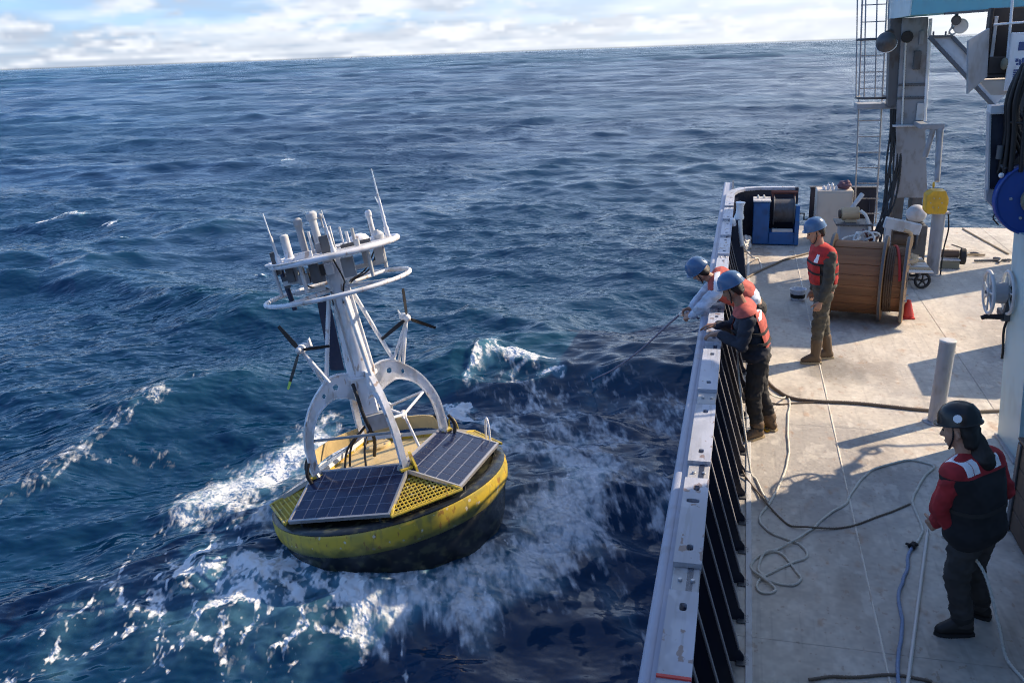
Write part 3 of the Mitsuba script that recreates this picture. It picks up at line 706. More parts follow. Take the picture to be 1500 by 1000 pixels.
# cream cabinet with odds and ends on it
cb = thing('cream_cabinet', 'tall plain cream cabinet in front of the navy stern bulwark panel', 'cabinet')
put('body', bx((1.42, 18.1, 0.05), (2.09, 18.6, 1.10), 0.015), 'mat_cream', parent=cb)
put('plinth', bx((1.45, 18.14, 0), (2.06, 18.57, 0.048), 0.004), 'mat_dark_steel', parent=cb)
put('door', bx((1.45, 18.088, 0.10), (2.06, 18.098, 1.06), 0.004), 'mat_cream', parent=cb)
put('handle', bx((2.0, 18.07, 0.55), (2.02, 18.086, 0.68), 0.003), 'mat_steel', parent=cb)
for i, (x, h) in enumerate(((1.55, 0.08), (1.63, 0.12), (1.70, 0.13), (1.78, 0.07))):
    k = thing('bottle', ('small white bottle at the left end of the row on the cream cabinet', 'taller white bottle second from the left on the cream cabinet', 'tallest white bottle third from the left on the cream cabinet', 'short white bottle nearest the purple bag on the cream cabinet')[i], 'bottle', 'white bottles on the cream cabinet')
    scene[k] = mikit.ply(along(lathe([(0, 0), (0.028, 0), (0.03, 0.01), (0.03, h * 0.7), (0.012, h * 0.85), (0.012, h), (0, h)], 14), (x, 18.25, 1.101), (0, 0, 1)), 'mat_white', smooth=40)
bg = thing('cloth_bag', 'dull purple cloth bag lying on the right end of the cream cabinet', 'bag')
mat('purple', (0.16, 0.09, 0.12), 0.8)
m = trimesh.creation.icosphere(3)
m.vertices = m.vertices * (0.13, 0.11, 0.085) + (1.93, 18.3, 1.18) + 0.11 * (meshkit.fbm(m.vertices * 2.0 + 4, 3, 8) - 0.5)[:, None] * m.vertices
scene[bg] = mikit.ply(m, 'mat_purple', smooth=True)
# fairlead with its white fittings standing at the far bulwark
ck = thing('fairlead', 'white fairlead fitting on a dark stand at the far bulwark', 'fairlead')
put('stand', hull([(x, y, z) for x, y, z in ((-0.10, 14.6, 0), (0.16, 14.6, 0), (-0.10, 15.4, 0), (0.16, 15.4, 0), (-0.12, 14.9, 1.10), (0.0, 14.9, 1.10), (-0.12, 15.1, 1.10), (0.0, 15.1, 1.10))]), 'mat_navy', smooth=False, parent=ck)
put('roller', along(lathe([(0, 0), (0.075, 0), (0.085, 0.03), (0.06, 0.10), (0.06, 0.22), (0.08, 0.28), (0, 0.30)], 20), (-0.02, 15.0, 1.10), (0.05, -0.05, 1)), 'mat_white', 40, ck)
put('roller', along(lathe([(0, 0), (0.045, 0), (0.05, 0.02), (0.04, 0.12), (0, 0.14)], 18), (-0.10, 14.85, 1.02), (-0.2, -0.2, 1)), 'mat_white', 40, ck)
put('hose_end', tube(spline([(0.0, 14.85, 1.1), (0.02, 14.75, 0.9), (0.05, 14.65, 0.72)], 6), 0.035, 10), 'mat_offwhite', 60, ck)

# ------------------------------------------------------------------ mast, ladder, crossbeam
ms = thing('stern_mast', 'grey steel mast of boxed plates with clamps and pipes at the stern', 'mast')
put('lower_column', hull([(x, y, z) for x0, x1, z in ((2.82, 3.34, 1.02), (2.68, 3.17, 2.32)) for x in (x0, x1) for y in (17.8, 18.3)]), 'mat_mast_grey', smooth=False, parent=ms)
for x0 in (2.78, 3.10):
    put('foot', hull([(x0 + a, y, z) for z in (0.0, 1.018) for a in (0.0, 0.17) for y in (17.85, 18.3)]), 'mat_dark_steel', smooth=False, parent=ms)
put('upper_column', hull([(x, y, z) for x0, x1, z in ((2.68, 3.15, 2.322), (2.62, 3.04, 4.18)) for x in (x0, x1) for y in (17.84, 18.28)]), 'mat_mast_grey', smooth=False, parent=ms)
put('side_box', hull([(x, y, z) for x0, x1, z in ((2.52, 2.70, 2.66), (2.43, 2.62, 4.18)) for x in (x0, x1) for y in (17.9, 18.2)]), 'mat_dark_steel', smooth=False, parent=ms)
for z, y0 in ((3.02, 17.81), (2.79, 17.81)):
    put('clamp_band', bx((2.655, y0, z), (3.125 + 0.03, y0 + 0.026, z + 0.045), 0.004), 'mat_dark_steel', parent=ms)
put('side_conduit', rod((3.155, 17.82, 2.4), (3.075, 17.82, 4.15), 0.03), 'mat_white', 60, ms)
put('thin_conduit', rod((2.78, 17.81, 2.33), (2.70, 17.81, 3.9), 0.016), 'mat_offwhite', 60, ms)
put('collar', bx((2.62, 17.72, 2.31), (3.22, 18.35, 2.345), 0.006), 'mat_pale_grey', parent=ms)
put('neck_ring', disc((2.72, 17.836, 3.86), (2.72, 17.78, 3.86), 0.10, 20), 'mat_black', 40, ms)
put('clamp_block', bx((2.86, 17.76, 3.3), (2.98, 17.835, 3.62), 0.01), 'mat_dark_steel', parent=ms)
put('clamp_block', bx((2.92, 17.78, 3.72), (3.0, 17.835, 3.95), 0.01), 'mat_mast_grey', parent=ms)
put('name_plate', bx((3.0, 17.79, 2.42), (3.12, 17.80, 2.72), 0.002), 'mat_pale_grey', parent=ms)
put('arm', bx((2.97, 16.95, 2.33), (3.33, 17.05, 2.42), 0.01), 'mat_mast_grey', parent=ms)
put('arm_root', hull([(x, y, z) for x in (2.97, 3.1) for y in (17.05, 17.84) for z in (2.33, 2.41)]), 'mat_mast_grey', smooth=False, parent=ms)
put('strut', rod((3.16, 17.0, 2.33), (3.08, 17.0, 1.86), 0.045), 'mat_mast_grey', 60, ms)
put('strut', rod((3.27, 17.0, 2.33), (3.24, 16.6, 1.49), 0.06, 0.045), 'mat_mast_grey', 60, ms)
ho = thing('hydraulic_hoses', 'bundle of black hydraulic hoses hanging down the left side of the mast', 'hoses')
rng = np.random.default_rng(3)
for i in range(9):
    x = 2.60 + 0.022 * i
    e = V(2.35 + 0.09 * (i % 4) - 0.05 * (i // 4), 17.2 + 0.1 * (i % 3), 0.05)
    pts = [(x - 0.02, 17.9 - 0.02 * (i % 2), 2.62), (x, 17.86, 2.2), (x + rng.uniform(-0.03, 0.05), 17.8, 1.7), (x + 0.02 + rng.uniform(-0.06, 0.06), 17.74, 1.25), (x - 0.05 + rng.uniform(-0.08, 0.08), 17.6, 0.85), (0.5 * (x + e[0]) - 0.05, 17.4, 0.42), e]
    put('hose', tube(spline(pts, 7), 0.018, 7), 'mat_black', 60, ho)
lt = thing('floodlight', 'dark hooded floodlight with a pale rim clamped to the left of the mast', 'floodlight')
put('hood', along(lathe([(0, -0.17), (0.07, -0.165), (0.13, -0.12), (0.165, -0.04), (0.172, 0.05), (0.165, 0.06), (0.15, 0.0), (0.1, -0.09), (0, -0.13)], 28), (2.34, 17.5, 3.78), (0.25, 0.75, -0.62)), 'mat_dark_steel', 50, lt)
put('rim', along(ring((0, 0, 0.055), (0, 0, 1), 0.168, 0.012, 32, 8), (2.34, 17.5, 3.78), (0.25, 0.75, -0.62)), 'mat_white', 60, lt)
put('lens', along(lathe([(0, 0.035), (0.158, 0.03), (0.158, 0.04), (0, 0.045)], 28), (2.34, 17.5, 3.78), (0.25, 0.75, -0.62)), 'mat_steel', 50, lt)
put('yoke', tube([(2.34, 17.58, 3.95), (2.42, 17.75, 3.98), (2.5, 17.92, 3.95)], 0.022, 8), 'mat_dark_steel', 60, lt)
ld = thing('caged_ladder', 'thin grey ladder with safety cage left of the mast', 'ladder')
XL, XR, YL = 2.185, 2.53, 18.75
tilt = lambda z, x0, x1: x0 + (x1 - x0) * (z - 1.2) / 2.9
for a, b in ((2.22, 2.03), (2.62, 2.46)):
    put('stringer', rod((a, YL, 0.35), (b + (b - a) * 0.12, YL, 4.9), 0.016, n=8), 'mat_grey', 60, ld)
for i in range(14):
    z = 0.55 + i * 0.30
    put('rung', rod((tilt(z, 2.22, 2.03), YL, z), (tilt(z, 2.62, 2.46), YL, z), 0.011, n=6), 'mat_grey', 60, ld)
for z in (2.80, 3.84, 4.7):
    x0, x1 = tilt(z, 2.22, 2.03), tilt(z, 2.62, 2.46)
    put('cage_hoop', tube(spline([(x0, YL, z), (x0 - 0.09, YL - 0.25, z), (x0 + 0.02, YL - 0.55, z), (x1 - 0.02, YL - 0.55, z), (x1 + 0.09, YL - 0.25, z), (x1, YL, z)], 6), 0.022, 8), 'mat_dark_steel', 60, ld)
for dx, dy in ((-0.09, -0.25), (0.02, -0.55), (0.21, -0.56), (0.41, -0.55), (0.52, -0.25)):
    put('cage_bar', rod((tilt(2.8, 2.22, 2.03) + dx, YL + dy, 2.8), (tilt(4.8, 2.22, 2.03) + dx, YL + dy, 4.8), 0.012, n=6), 'mat_grey', 60, ld)
put('landing', bx((2.02, 18.2, 2.60), (2.78, 18.72, 2.70), 0.01), 'mat_grey', parent=ld)

xb = thing('crossbeam', 'teal crossbeam of the stern frame at the top right edge', 'beam')
put('box_girder', hull([(x, y, z) for y in (16.2, 18.62) for x, z in ((2.50, 4.185), (7.0, 4.36), (2.50, 5.4), (7.0, 5.4))]), 'mat_teal', smooth=False, parent=xb)
put('end_plate', bx((2.472, 16.19, 4.175), (2.497, 18.63, 5.4), 0.004), 'mat_cyan', parent=xb)
put('bottom_rail', hull([(x, y, z) for y in (16.18, 16.30) for x, z in ((3.0, 4.20), (7.0, 4.355), (3.0, 4.17), (7.0, 4.30))]), 'mat_dark_steel', smooth=False, parent=xb)
sl = thing('gallows', 'pale cyan right leg of the stern frame behind the cyan column', 'stern frame')
put('leg', hull([(x, y, z) for z, d in ((0, 0.0), (4.3, -0.1)) for x in (5.0 + d, 5.5 + d) for y in (16.3, 17.2)]), 'mat_cyan', smooth=False, parent=sl)
put('foot', bx((4.9, 16.2, 0.0), (5.6, 17.3, 0.05), 0.01), 'mat_grey', parent=sl)

# ------------------------------------------------------------------ the mooring buoy
BN = unit((-0.201, 0.052, 0.978))
B1, B2 = V(0.908, 0.386, 0.166), V(-0.369, 0.921, -0.125)
B1 = unit(B1 - BN * (B1 @ BN))
B2 = np.cross(BN, B1)


def bl(u, v, w):
    return BUOY_O + u * B1 + v * B2 + w * BN


def bp(a, r, w, t=0.0):
    c, s = math.cos(math.radians(a)), math.sin(math.radians(a))
    return bl(r * c - t * s, r * s + t * c, w)


def bmesh(m):
    return xf(m, BUOY_O, B1, B2, BN)


def buoy_paint(p, n, uv):
    w = (p.x - BUOY_O[0]) * BN[0] + (p.y - BUOY_O[1]) * BN[1] + (p.z - BUOY_O[2]) * BN[2]
    streak = fbm(p.x * 21.0, p.y * 21.0, p.z * 2.2, 4)
    blot = fbm(p.x * 5.0, p.y * 5.0, p.z * 5.0, 5)
    c = mix((0.50, 0.365, 0.035), (0.36, 0.29, 0.05), smoothstep(0.40, 0.70, blot))
    c = mix(c, (0.20, 0.17, 0.06), smoothstep(0.54, 0.74, streak) * 0.6)
    c = mix(c, (0.24, 0.09, 0.03), smoothstep(0.68, 0.74, fbm(p.x * 26.0, p.y * 26.0, p.z * 7.0, 3)) * 0.7)
    c = mix(c, (0.60, 0.58, 0.50), smoothstep(0.72, 0.76, fbm(p.x * 19.0 + 4, p.y * 19.0, p.z * 13.0, 3)) * 0.6)
    weed = smoothstep(0.72, 0.56, w + 0.22 * (fbm(p.x * 9.0, p.y * 9.0, p.z * 9.0, 4) - 0.5))
    return mix(c, (0.075, 0.085, 0.025), weed * 0.85)


mat('buoy_yellow', proc(buoy_paint), 0.42)
mat('antifoul', proc(lambda p, n, uv: mix((0.010, 0.013, 0.017), (0.055, 0.058, 0.035), smoothstep(0.48, 0.72, fbm(p.x * 11.0, p.y * 11.0, p.z * 11.0, 5)))), 0.3)
mat('buoy_tan', worn((0.56, 0.42, 0.20), (0.36, 0.27, 0.14), 0.7, 4.0), 0.5)
mat('buoy_white', proc(lambda p, n, uv: mix(mix((0.70, 0.72, 0.76), (0.44, 0.42, 0.38), smoothstep(0.48, 0.72, fbm(p.x * 9.0, p.y * 9.0, p.z * 3.0, 4)) * 0.6), (0.30, 0.16, 0.07), smoothstep(0.67, 0.76, fbm(p.x * 24.0, p.y * 24.0, p.z * 6.0, 3)) * 0.6)), 0.38)
mat('cell', worn((0.006, 0.012, 0.045), (0.010, 0.020, 0.060), 0.8, 9.0), 0.12, clearcoat=1.0, clearcoat_gloss=0.97)
mat('backing', (0.17, 0.19, 0.26), 0.5)
mat('aluminium', (0.40, 0.40, 0.41), 0.4, 0.5)
mat('lime', (0.45, 0.65, 0.10), 0.5)
mat('vane', (0.02, 0.03, 0.07), 0.4)
by = thing('mooring_buoy', 'large yellow discus buoy with white instrument tower and solar panels tilting in the sea', 'buoy')
put('hull', bmesh(lathe([(1.39, 0.555), (1.43, 0.62), (1.447, 0.71), (1.445, 0.80), (1.432, 0.832)], 96)), 'mat_buoy_yellow', 50, by)
put('hull_bottom', bmesh(lathe([(0, -0.5), (0.75, -0.5), (1.10, -0.2), (1.30, 0.2), (1.388, 0.553)], 72)), 'mat_antifoul', 50, by)
put('deck', bmesh(lathe([(0, 0.84), (1.30, 0.84), (1.302, 0.862)], 72)), 'mat_antifoul', 50, by)
k = put('fender_band', bmesh(lathe([(1.433, 0.831), (1.438, 0.845), (1.41, 0.868), (1.35, 0.874), (1.30, 0.868)], 96)), 'mat_antifoul', 50, by)
oct_ = [(0.80 * math.cos(math.radians(-71 + 45 * i)) * (1.0 if i % 2 == 0 else 0.74), 0.80 * math.sin(math.radians(-71 + 45 * i)) * (1.0 if i % 2 == 0 else 0.74)) for i in range(8)]
m = prism(oct_, 0.33)
m.apply_translation((0, 0, 0.845))
put('housing', bmesh(m), 'mat_buoy_tan', smooth=False, parent=by)
rim = sg.Polygon(oct_).buffer(0.012, join_style='mitre').difference(sg.Polygon(oct_).buffer(-0.05, join_style='mitre'))
m = trimesh.creation.extrude_polygon(rim, 0.05, engine='earcut')
m.apply_translation((0, 0, 1.172))
put('coaming', bmesh(m), 'mat_buoy_yellow', smooth=False, parent=by)
for a, r in ((100, 0.42),):
    c = bp(a, r, 1.175)
    k = put('hatch', along(lathe([(0, 0), (0.17, 0), (0.17, 0.03), (0.15, 0.045), (0, 0.045)], 28), c, BN), 'mat_buoy_tan', 40, by)
    for i in range(8):
        q = c + 0.145 * (math.cos(i * 0.785) * B1 + math.sin(i * 0.785) * B2)
        put('bolt', disc(q + BN * 0.04, q + BN * 0.055, 0.012, 8, 0.002), 'mat_steel', parent=k)
wall = spline([bp(a, 0.83, 1.205) for a in range(22, 200, 16)], 3)
wv, wf = [], []
for i, p_ in enumerate(wall):
    o_ = unit(p_ - bl(0, 0, 1.205))
    wv += [p_, p_ + BN * 0.17, p_ + BN * 0.17 + o_ * 0.02, p_ + o_ * 0.02]
    if i:
        wf += [(4 * i - 4 + a, 4 * i - 4 + (a + 1) % 4, 4 * i + (a + 1) % 4, 4 * i + a) for a in range(4)]
wf += [(0, 1, 2, 3), (4 * len(wall) - 1, 4 * len(wall) - 2, 4 * len(wall) - 3, 4 * len(wall) - 4)]
put('rear_wall', (np.array(wv), np.array(wf)), 'mat_buoy_tan', smooth=False, parent=by)
# solar panels
for ai, az in enumerate((-116, -26, 64, 154)):
    lo_, hi_ = bp(az, 1.235, 0.955), bp(az, 0.54, 1.245)
    ey_ = unit(hi_ - lo_)
    ex_ = unit(bp(az, 1, 1, 1.0) - bp(az, 1, 1, 0.0))
    ez_ = np.cross(ex_, ey_)
    if ez_ @ BN < 0:
        ex_ = -ex_
        ez_ = np.cross(ex_, ey_)
    Lx, Ly = 1.27, np.linalg.norm(hi_ - lo_)
    pf = lambda m_: xf(m_, lo_, ex_, ey_, ez_)
    pn = put('solar_panel', pf(bx((-Lx / 2, 0, -0.03), (Lx / 2, Ly, 0.0), 0.002)), 'mat_backing', smooth=False, parent=by)
    if ai == 0:
        tag(pn, 'dark blue solar panel with clear white cell lines on the near left of the buoy')
    if ai == 1:
        tag(pn, 'greyish blue solar panel on the right of the buoy catching the sky')
    fr = sg.box(-Lx / 2 - 0.012, -0.012, Lx / 2 + 0.012, Ly + 0.012).difference(sg.box(-Lx / 2 + 0.012, 0.012, Lx / 2 - 0.012, Ly - 0.012))
    m = trimesh.creation.extrude_polygon(fr, 0.048, engine='earcut')
    m.apply_translation((0, 0, -0.038))
    put('frame', pf(m), 'mat_aluminium', smooth=False, parent=pn)
    if ai < 2:
        nx, ny = 8, 5
        for i in range(nx):
            for j in range(ny):
                x0, x1 = -Lx / 2 + 0.02 + (Lx - 0.04) * i / nx, -Lx / 2 + 0.02 + (Lx - 0.04) * (i + 1) / nx
                y0, y1 = 0.02 + (Ly - 0.04) * j / ny, 0.02 + (Ly - 0.04) * (j + 1) / ny
                put('cell', pf(bx((x0 + 0.0055, y0 + 0.0055, 0.0005), (x1 - 0.0055, y1 - 0.0055, 0.004), 0.001)), 'mat_cell', smooth=False, parent=pn)
    else:
        put('cell_sheet', pf(bx((-Lx / 2 + 0.016, 0.016, 0.001), (Lx / 2 - 0.016, Ly - 0.016, 0.004), 0.001)), 'mat_cell', smooth=False, parent=pn)
    for s in (-0.5, 0.5):
        put('support', rod(bp(az, 1.21, 0.86, s), bp(az, 1.21, 0.93, s), 0.018), 'mat_antifoul', 60, pn)
# yellow gratings between the panels
gi = 0
for az in (-71, 19, 109, 199):
    bars = []
    r0, r1, w0_, w1_ = 0.78, 1.375, 1.16, 0.925
    half = lambda r: 0.05 + (r - r0) * 0.62
    for i in range(13):
        r = r0 + (r1 - r0) * i / 12
        w = w0_ + (w1_ - w0_) * i / 12
        bars.append(rod(bp(az, r, w, -half(r)), bp(az, r, w, half(r)), 0.011, n=4))
    for t in np.linspace(-0.40, 0.40, 19):
        ra = r0 + max(0.0, (abs(t) - 0.05) / 0.62)
        if ra < r1 - 0.03:
            f = lambda r: w0_ + (w1_ - w0_) * (r - r0) / (r1 - r0)
            bars.append(rod(bp(az, ra, f(ra), t), bp(az, r1, f(r1), t), 0.010, n=4))
    gk = put('grating', cat(*bars), 'mat_buoy_yellow', smooth=False, parent=by)
    tag(gk, kind='stuff')
    fr = [bp(az, r0, w0_ + 0.01, -half(r0)), bp(az, r1, w1_ + 0.01, -half(r1)), bp(az, r1, w1_ + 0.01, half(r1)), bp(az, r0, w0_ + 0.01, half(r0))]
    put('grating_frame', cat(*[rod(fr[i], fr[(i + 1) % 4], 0.016, n=6) for i in range(4)]), 'mat_buoy_yellow', smooth=False, parent=by)
# tower legs: curved web plates with flanges
outer = spline([(0.15, 2.27), (0.30, 2.30), (0.46, 2.245), (0.70, 2.01), (0.845, 1.70), (0.875, 1.42), (0.87, 1.22)], 6)
inner = spline([(0.785, 1.22), (0.79, 1.40), (0.76, 1.65), (0.635, 1.90), (0.42, 2.03), (0.28, 2.01), (0.15, 1.95)], 6)
hole = [(0.34 + 0.035 * math.cos(a), 2.16 + 0.035 * math.sin(a)) for a in np.linspace(0, 2 * np.pi, 16, endpoint=False)]
hole2 = [(0.50 + 0.022 * math.cos(a), 2.10 + 0.03 * math.sin(a)) for a in np.linspace(0, 2 * np.pi, 14, endpoint=False)]
for az in (-71, 19, 109, 199):
    m = prism(np.vstack([outer, inner]), 0.022, [hole, hole2])
    m.apply_translation((0, 0, -0.011))
    rdir, tdir = bp(az, 1, 0) - BUOY_O, bp(az, 0, 0, 1) - BUOY_O
    lg = put('leg', xf(m, BUOY_O, rdir, BN, -tdir), 'mat_buoy_white', smooth=False, parent=by)
    for crv in (outer, inner):
        q = [bp(az, r, w) for r, w in crv]
        strip_v, strip_f = [], []
        tang = np.gradient(np.array(q), axis=0)
        tang /= np.linalg.norm(tang, axis=1, keepdims=True)
        nr_ = np.cross(tang, tdir)
        for i, p_ in enumerate(q):
            for a_ in (-1, 1):
                for b_ in (-1, 1):
                    strip_v.append(p_ + a_ * 0.034 * tdir + b_ * 0.007 * nr_[i])
        for i in range(len(q) - 1):
            o4 = 4 * i
            for a_, b_ in ((0, 1), (1, 3), (3, 2), (2, 0)):
                strip_f.append((o4 + a_, o4 + b_, o4 + b_ + 4, o4 + a_ + 4))
        strip_f += [(0, 2, 3, 1), (4 * len(q) - 4, 4 * len(q) - 3, 4 * len(q) - 1, 4 * len(q) - 2)]
        put('flange', (np.array(strip_v), np.array(strip_f)), 'mat_buoy_white', smooth=False, parent=lg)
    put('foot', hull([bp(az, r, w, t_) for r in (0.72, 0.92) for t_ in (-0.07, 0.07) for w in (1.205, 1.228)]), 'mat_buoy_yellow', smooth=False, parent=lg)
put('padeye', hull([bp(-71, r, w, t_ + 0.10) for t_ in (-0.012, 0.012) for r, w in ((0.80, 1.20), (0.97, 1.10), (0.95, 1.22), (0.85, 1.36), (0.80, 1.38))]), 'mat_buoy_yellow', smooth=False, parent=by)
# mast
put('mast', bmesh(lathe([(0.165, 2.235), (0.165, 2.27), (0.112, 3.30), (0.105, 3.72), (0, 3.72)], 32)), 'mat_buoy_white', 40, by)
put('mast_collar', bmesh(lathe([(0, 2.20), (0.19, 2.20), (0.19, 2.232), (0, 2.232)], 32)), 'mat_buoy_white', 40, by)
put('mast_base', hull([bl(u - 0.02, v, w) for u in (-0.105, 0.105) for v in (-0.105, 0.105) for w in (1.74, 2.198)]), 'mat_buoy_white', smooth=False, parent=by)
put('instrument_box', hull([bl(u, v, w) for u in (-0.10, 0.19) for v in (-0.17, -0.02) for w in (1.55, 1.735)]), 'mat_grey', smooth=False, parent=by)
put('conduit', rod(bl(0.16, -0.06, 2.2), bl(0.115, -0.04, 3.35), 0.020), 'mat_buoy_white', 60, by)
put('mast_stripe', rod(bl(-0.055, -0.155, 2.30), bl(-0.08, -0.105, 3.25), 0.012), 'mat_aluminium', 60, by)
put('cable', tube(spline([bl(-0.12, -0.10, 2.15), bl(-0.10, -0.16, 1.98), bl(-0.08, -0.2, 1.75), bl(-0.04, -0.12, 1.45), bl(-0.1, 0.0, 1.2)], 6), 0.022, 8), 'mat_black', 60, by)
for i, (a, r) in enumerate(((-150, 0.42), (-115, 0.36), (200, 0.34))):
    put('cable', tube(spline([bl(-0.02, -0.03, 1.66), bp(a, r * 0.4, 1.58), bp(a, r, 1.42), bp(a, r * 1.25, 1.19)], 6), 0.014, 7), 'mat_black', 60, by)
for az in (19, 199, -71, 109):
    put('brace', rod(bp(az, 0.15, 3.18), bp(az, 0.43, 2.25), 0.026), 'mat_buoy_white', 60, by)
# ring beam and star bracing between the legs
for az in (-71, 19, 109, 199):
    if az == 199:
        put('ring_beam', rod(bp(az, 0.76, 1.63), bp(az + 90, 0.76, 1.63), 0.018), 'mat_mast_grey', 60, by)
    if az not in (-71, 19):
        continue
    mid = bp(az + 45, 0.42, 1.66)
    for e in (bp(az, 0.70, 1.78), bp(az + 90, 0.70, 1.78), bp(az + 45, 0.12, 1.80), bp(az + 45, 0.52, 1.2)):
        put('star_brace', rod(mid, e, 0.017), 'mat_buoy_white', 60, by)
    put('gusset', along(lathe([(0, -0.012), (0.055, -0.012), (0.055, 0.012), (0, 0.012)], 14), mid, bp(az + 45, 1, 0) - BUOY_O), 'mat_buoy_white', 40, by)
# dark fin behind the mast and dark bar at the left
put('fin', hull([bl(u, v, w) for v in (0.16, 0.185) for u, w in ((-0.30, 3.20), (-0.15, 3.22), (-0.36, 2.32), (-0.20, 2.28))]), 'mat_vane', smooth=False, parent=by)
put('dark_bar', rod(bl(-0.60, 0.1, 3.62), bl(-0.565, 0.1, 3.13), 0.03), 'mat_vane', 60, by)
# lower and upper rings
for w, R_, r_, nm in ((3.287, 0.85, 0.026, 'lower_ring'), (3.70, 0.74, 0.034, 'upper_ring')):
    c = bl(0.06 if w > 3.5 else 0.0, 0.0, w)
    kk = put(nm, ring(c, BN, R_, r_, 72, 10), 'mat_buoy_white', 60, by)
    for a in (-130, -40, 50, 140) if w < 3.5 else (-100, -55, -10, 35, 80, 125, 170, 215):
        put('spoke', rod(bp(a, 0.09, w), bp(a, R_, w), 0.022), 'mat_buoy_white', 60, kk)
put('platform', bmesh(xf(trimesh.creation.extrude_polygon(sg.Point(0, 0).buffer(0.74, 24).difference(sg.Point(0, 0).buffer(0.32, 16)), 0.014, engine='earcut'), (0, 0, 3.715))), 'mat_pale_grey', smooth=40, parent=by)
for u, v in ((-0.62, -0.3), (-0.30, -0.55), (0.60, 0.25), (0.45, -0.40)):
    put('hanger', rod(bl(u, v, 3.70), bl(u * 0.98, v * 0.98, 3.36), 0.022), 'mat_pale_grey', 60, by)
for u0, u1, v0, v1, w0, w1, mt in ((-0.55, -0.22, -0.36, -0.30, 3.47, 3.52, 'mat_pale_grey'), (-0.48, -0.40, -0.44, -0.34, 3.50, 3.66, 'mat_dark_steel'), (-0.22, -0.12, -0.48, -0.34, 3.44, 3.66, 'mat_dark_steel'),
                                   (-0.06, 0.02, -0.34, -0.22, 3.48, 3.60, 'mat_buoy_white'), (0.12, 0.26, -0.30, -0.16, 3.40, 3.62, 'mat_grey'), (0.22, 0.62, -0.06, 0.0, 3.44, 3.49, 'mat_pale_grey'),
                                   (0.36, 0.44, -0.1, 0.0, 3.49, 3.66, 'mat_grey'), (0.50, 0.60, -0.12, -0.02, 3.46, 3.66, 'mat_pale_grey'), (-0.46, -0.12, -0.30, -0.26, 3.33, 3.37, 'mat_pale_grey')):
    put('bracket_box', hull([bl(u, v, w) for u in (u0, u1) for v in (v0, v1) for w in (w0, w1)]), mt, smooth=False, parent=by)


def whip(u, v, w0, w1, lean, nm='whip_antenna'):
    a, b = bl(u, v, w0), bl(u + lean, v, w1)
    L = np.linalg.norm(b - a)
    return put(nm, along(lathe([(0, 0), (0.03, 0), (0.03, 0.10), (0.019, 0.13), (0.017, L * 0.55), (0.011, L * 0.57), (0.006, L), (0, L)], 12), a, b - a), 'mat_buoy_white', 40, by)


whip(-0.52, -0.42, 3.70, 4.30, -0.03)
whip(0.10, -0.55, 3.66, 4.20, -0.02)
whip(0.70, -0.02, 3.73, 4.52, 0.0)
put('antenna_stay', rod(bl(0.66, 0.06, 4.20), bl(0.72, -0.02, 3.95), 0.006, n=6), 'mat_buoy_white', 60, by)


def cyl_sensor(u, v, w0, w1, r, mt, cap_=1.0):
    a, b = bl(u, v, w0), bl(u, v, w1)
    L = w1 - w0
    return put('sensor', along(lathe([(0, 0), (r * 1.5, 0), (r * 1.5, 0.03), (r, 0.04), (r, L * 0.78), (r * cap_, L * 0.80), (r * cap_, L * 0.95), (r * cap_ * 0.6, L), (0, L)], 18), a, b - a), mt, 40, by)


cyl_sensor(-0.40, -0.40, 3.73, 4.03, 0.048, 'mat_buoy_white')
cyl_sensor(-0.28, 0.15, 3.73, 4.16, 0.042, 'mat_grey', 1.25)
cyl_sensor(-0.10, 0.10, 3.73, 4.20, 0.045, 'mat_pale_grey', 1.45)
cyl_sensor(0.54, 0.05, 3.73, 4.07, 0.030, 'mat_buoy_white', 1.3)
put('dome', along(lathe([(0.13, 0), (0.13, 0.03), (0.10, 0.07), (0.05, 0.09), (0, 0.095)], 24), bl(0.34, 0.30, 3.73), BN), 'mat_buoy_white', 40, by)
put('dome_flange', along(lathe([(0, -0.002), (0.05, -0.002), (0.065, 0.05), (0.03, 0.09), (0, 0.09)], 18), bl(0.60, -0.10, 3.73), BN), 'mat_pale_grey', 40, by)
for u0, u1, v0, v1, w0, w1, mt in ((-0.04, 0.06, -0.42, -0.30, 3.73, 3.92, 'mat_dark_steel'), (-0.12, 0.0, -0.2, -0.1, 3.73, 3.84, 'mat_grey'), (0.03, 0.10, -0.25, -0.15, 3.73, 4.0, 'mat_pale_grey'), (0.16, 0.50, -0.24, -0.20, 3.73, 3.77, 'mat_dark_steel'), (-0.33, -0.14, -0.52, -0.47, 3.73, 3.80, 'mat_buoy_white'), (-0.62, -0.56, -0.28, -0.14, 3.60, 3.86, 'mat_dark_steel')):
    put('instrument', hull([bl(u, v, w) for u in (u0, u1) for v in (v0, v1) for w in (w0, w1)]), mt, smooth=False, parent=by)
put('cup_vane', cat(rod(bl(0.02, -0.2, 4.0), bl(0.02, -0.2, 4.12), 0.012), ball(bl(0.02, -0.2, 4.13), 0.035, 2)), 'mat_grey', 60, by)


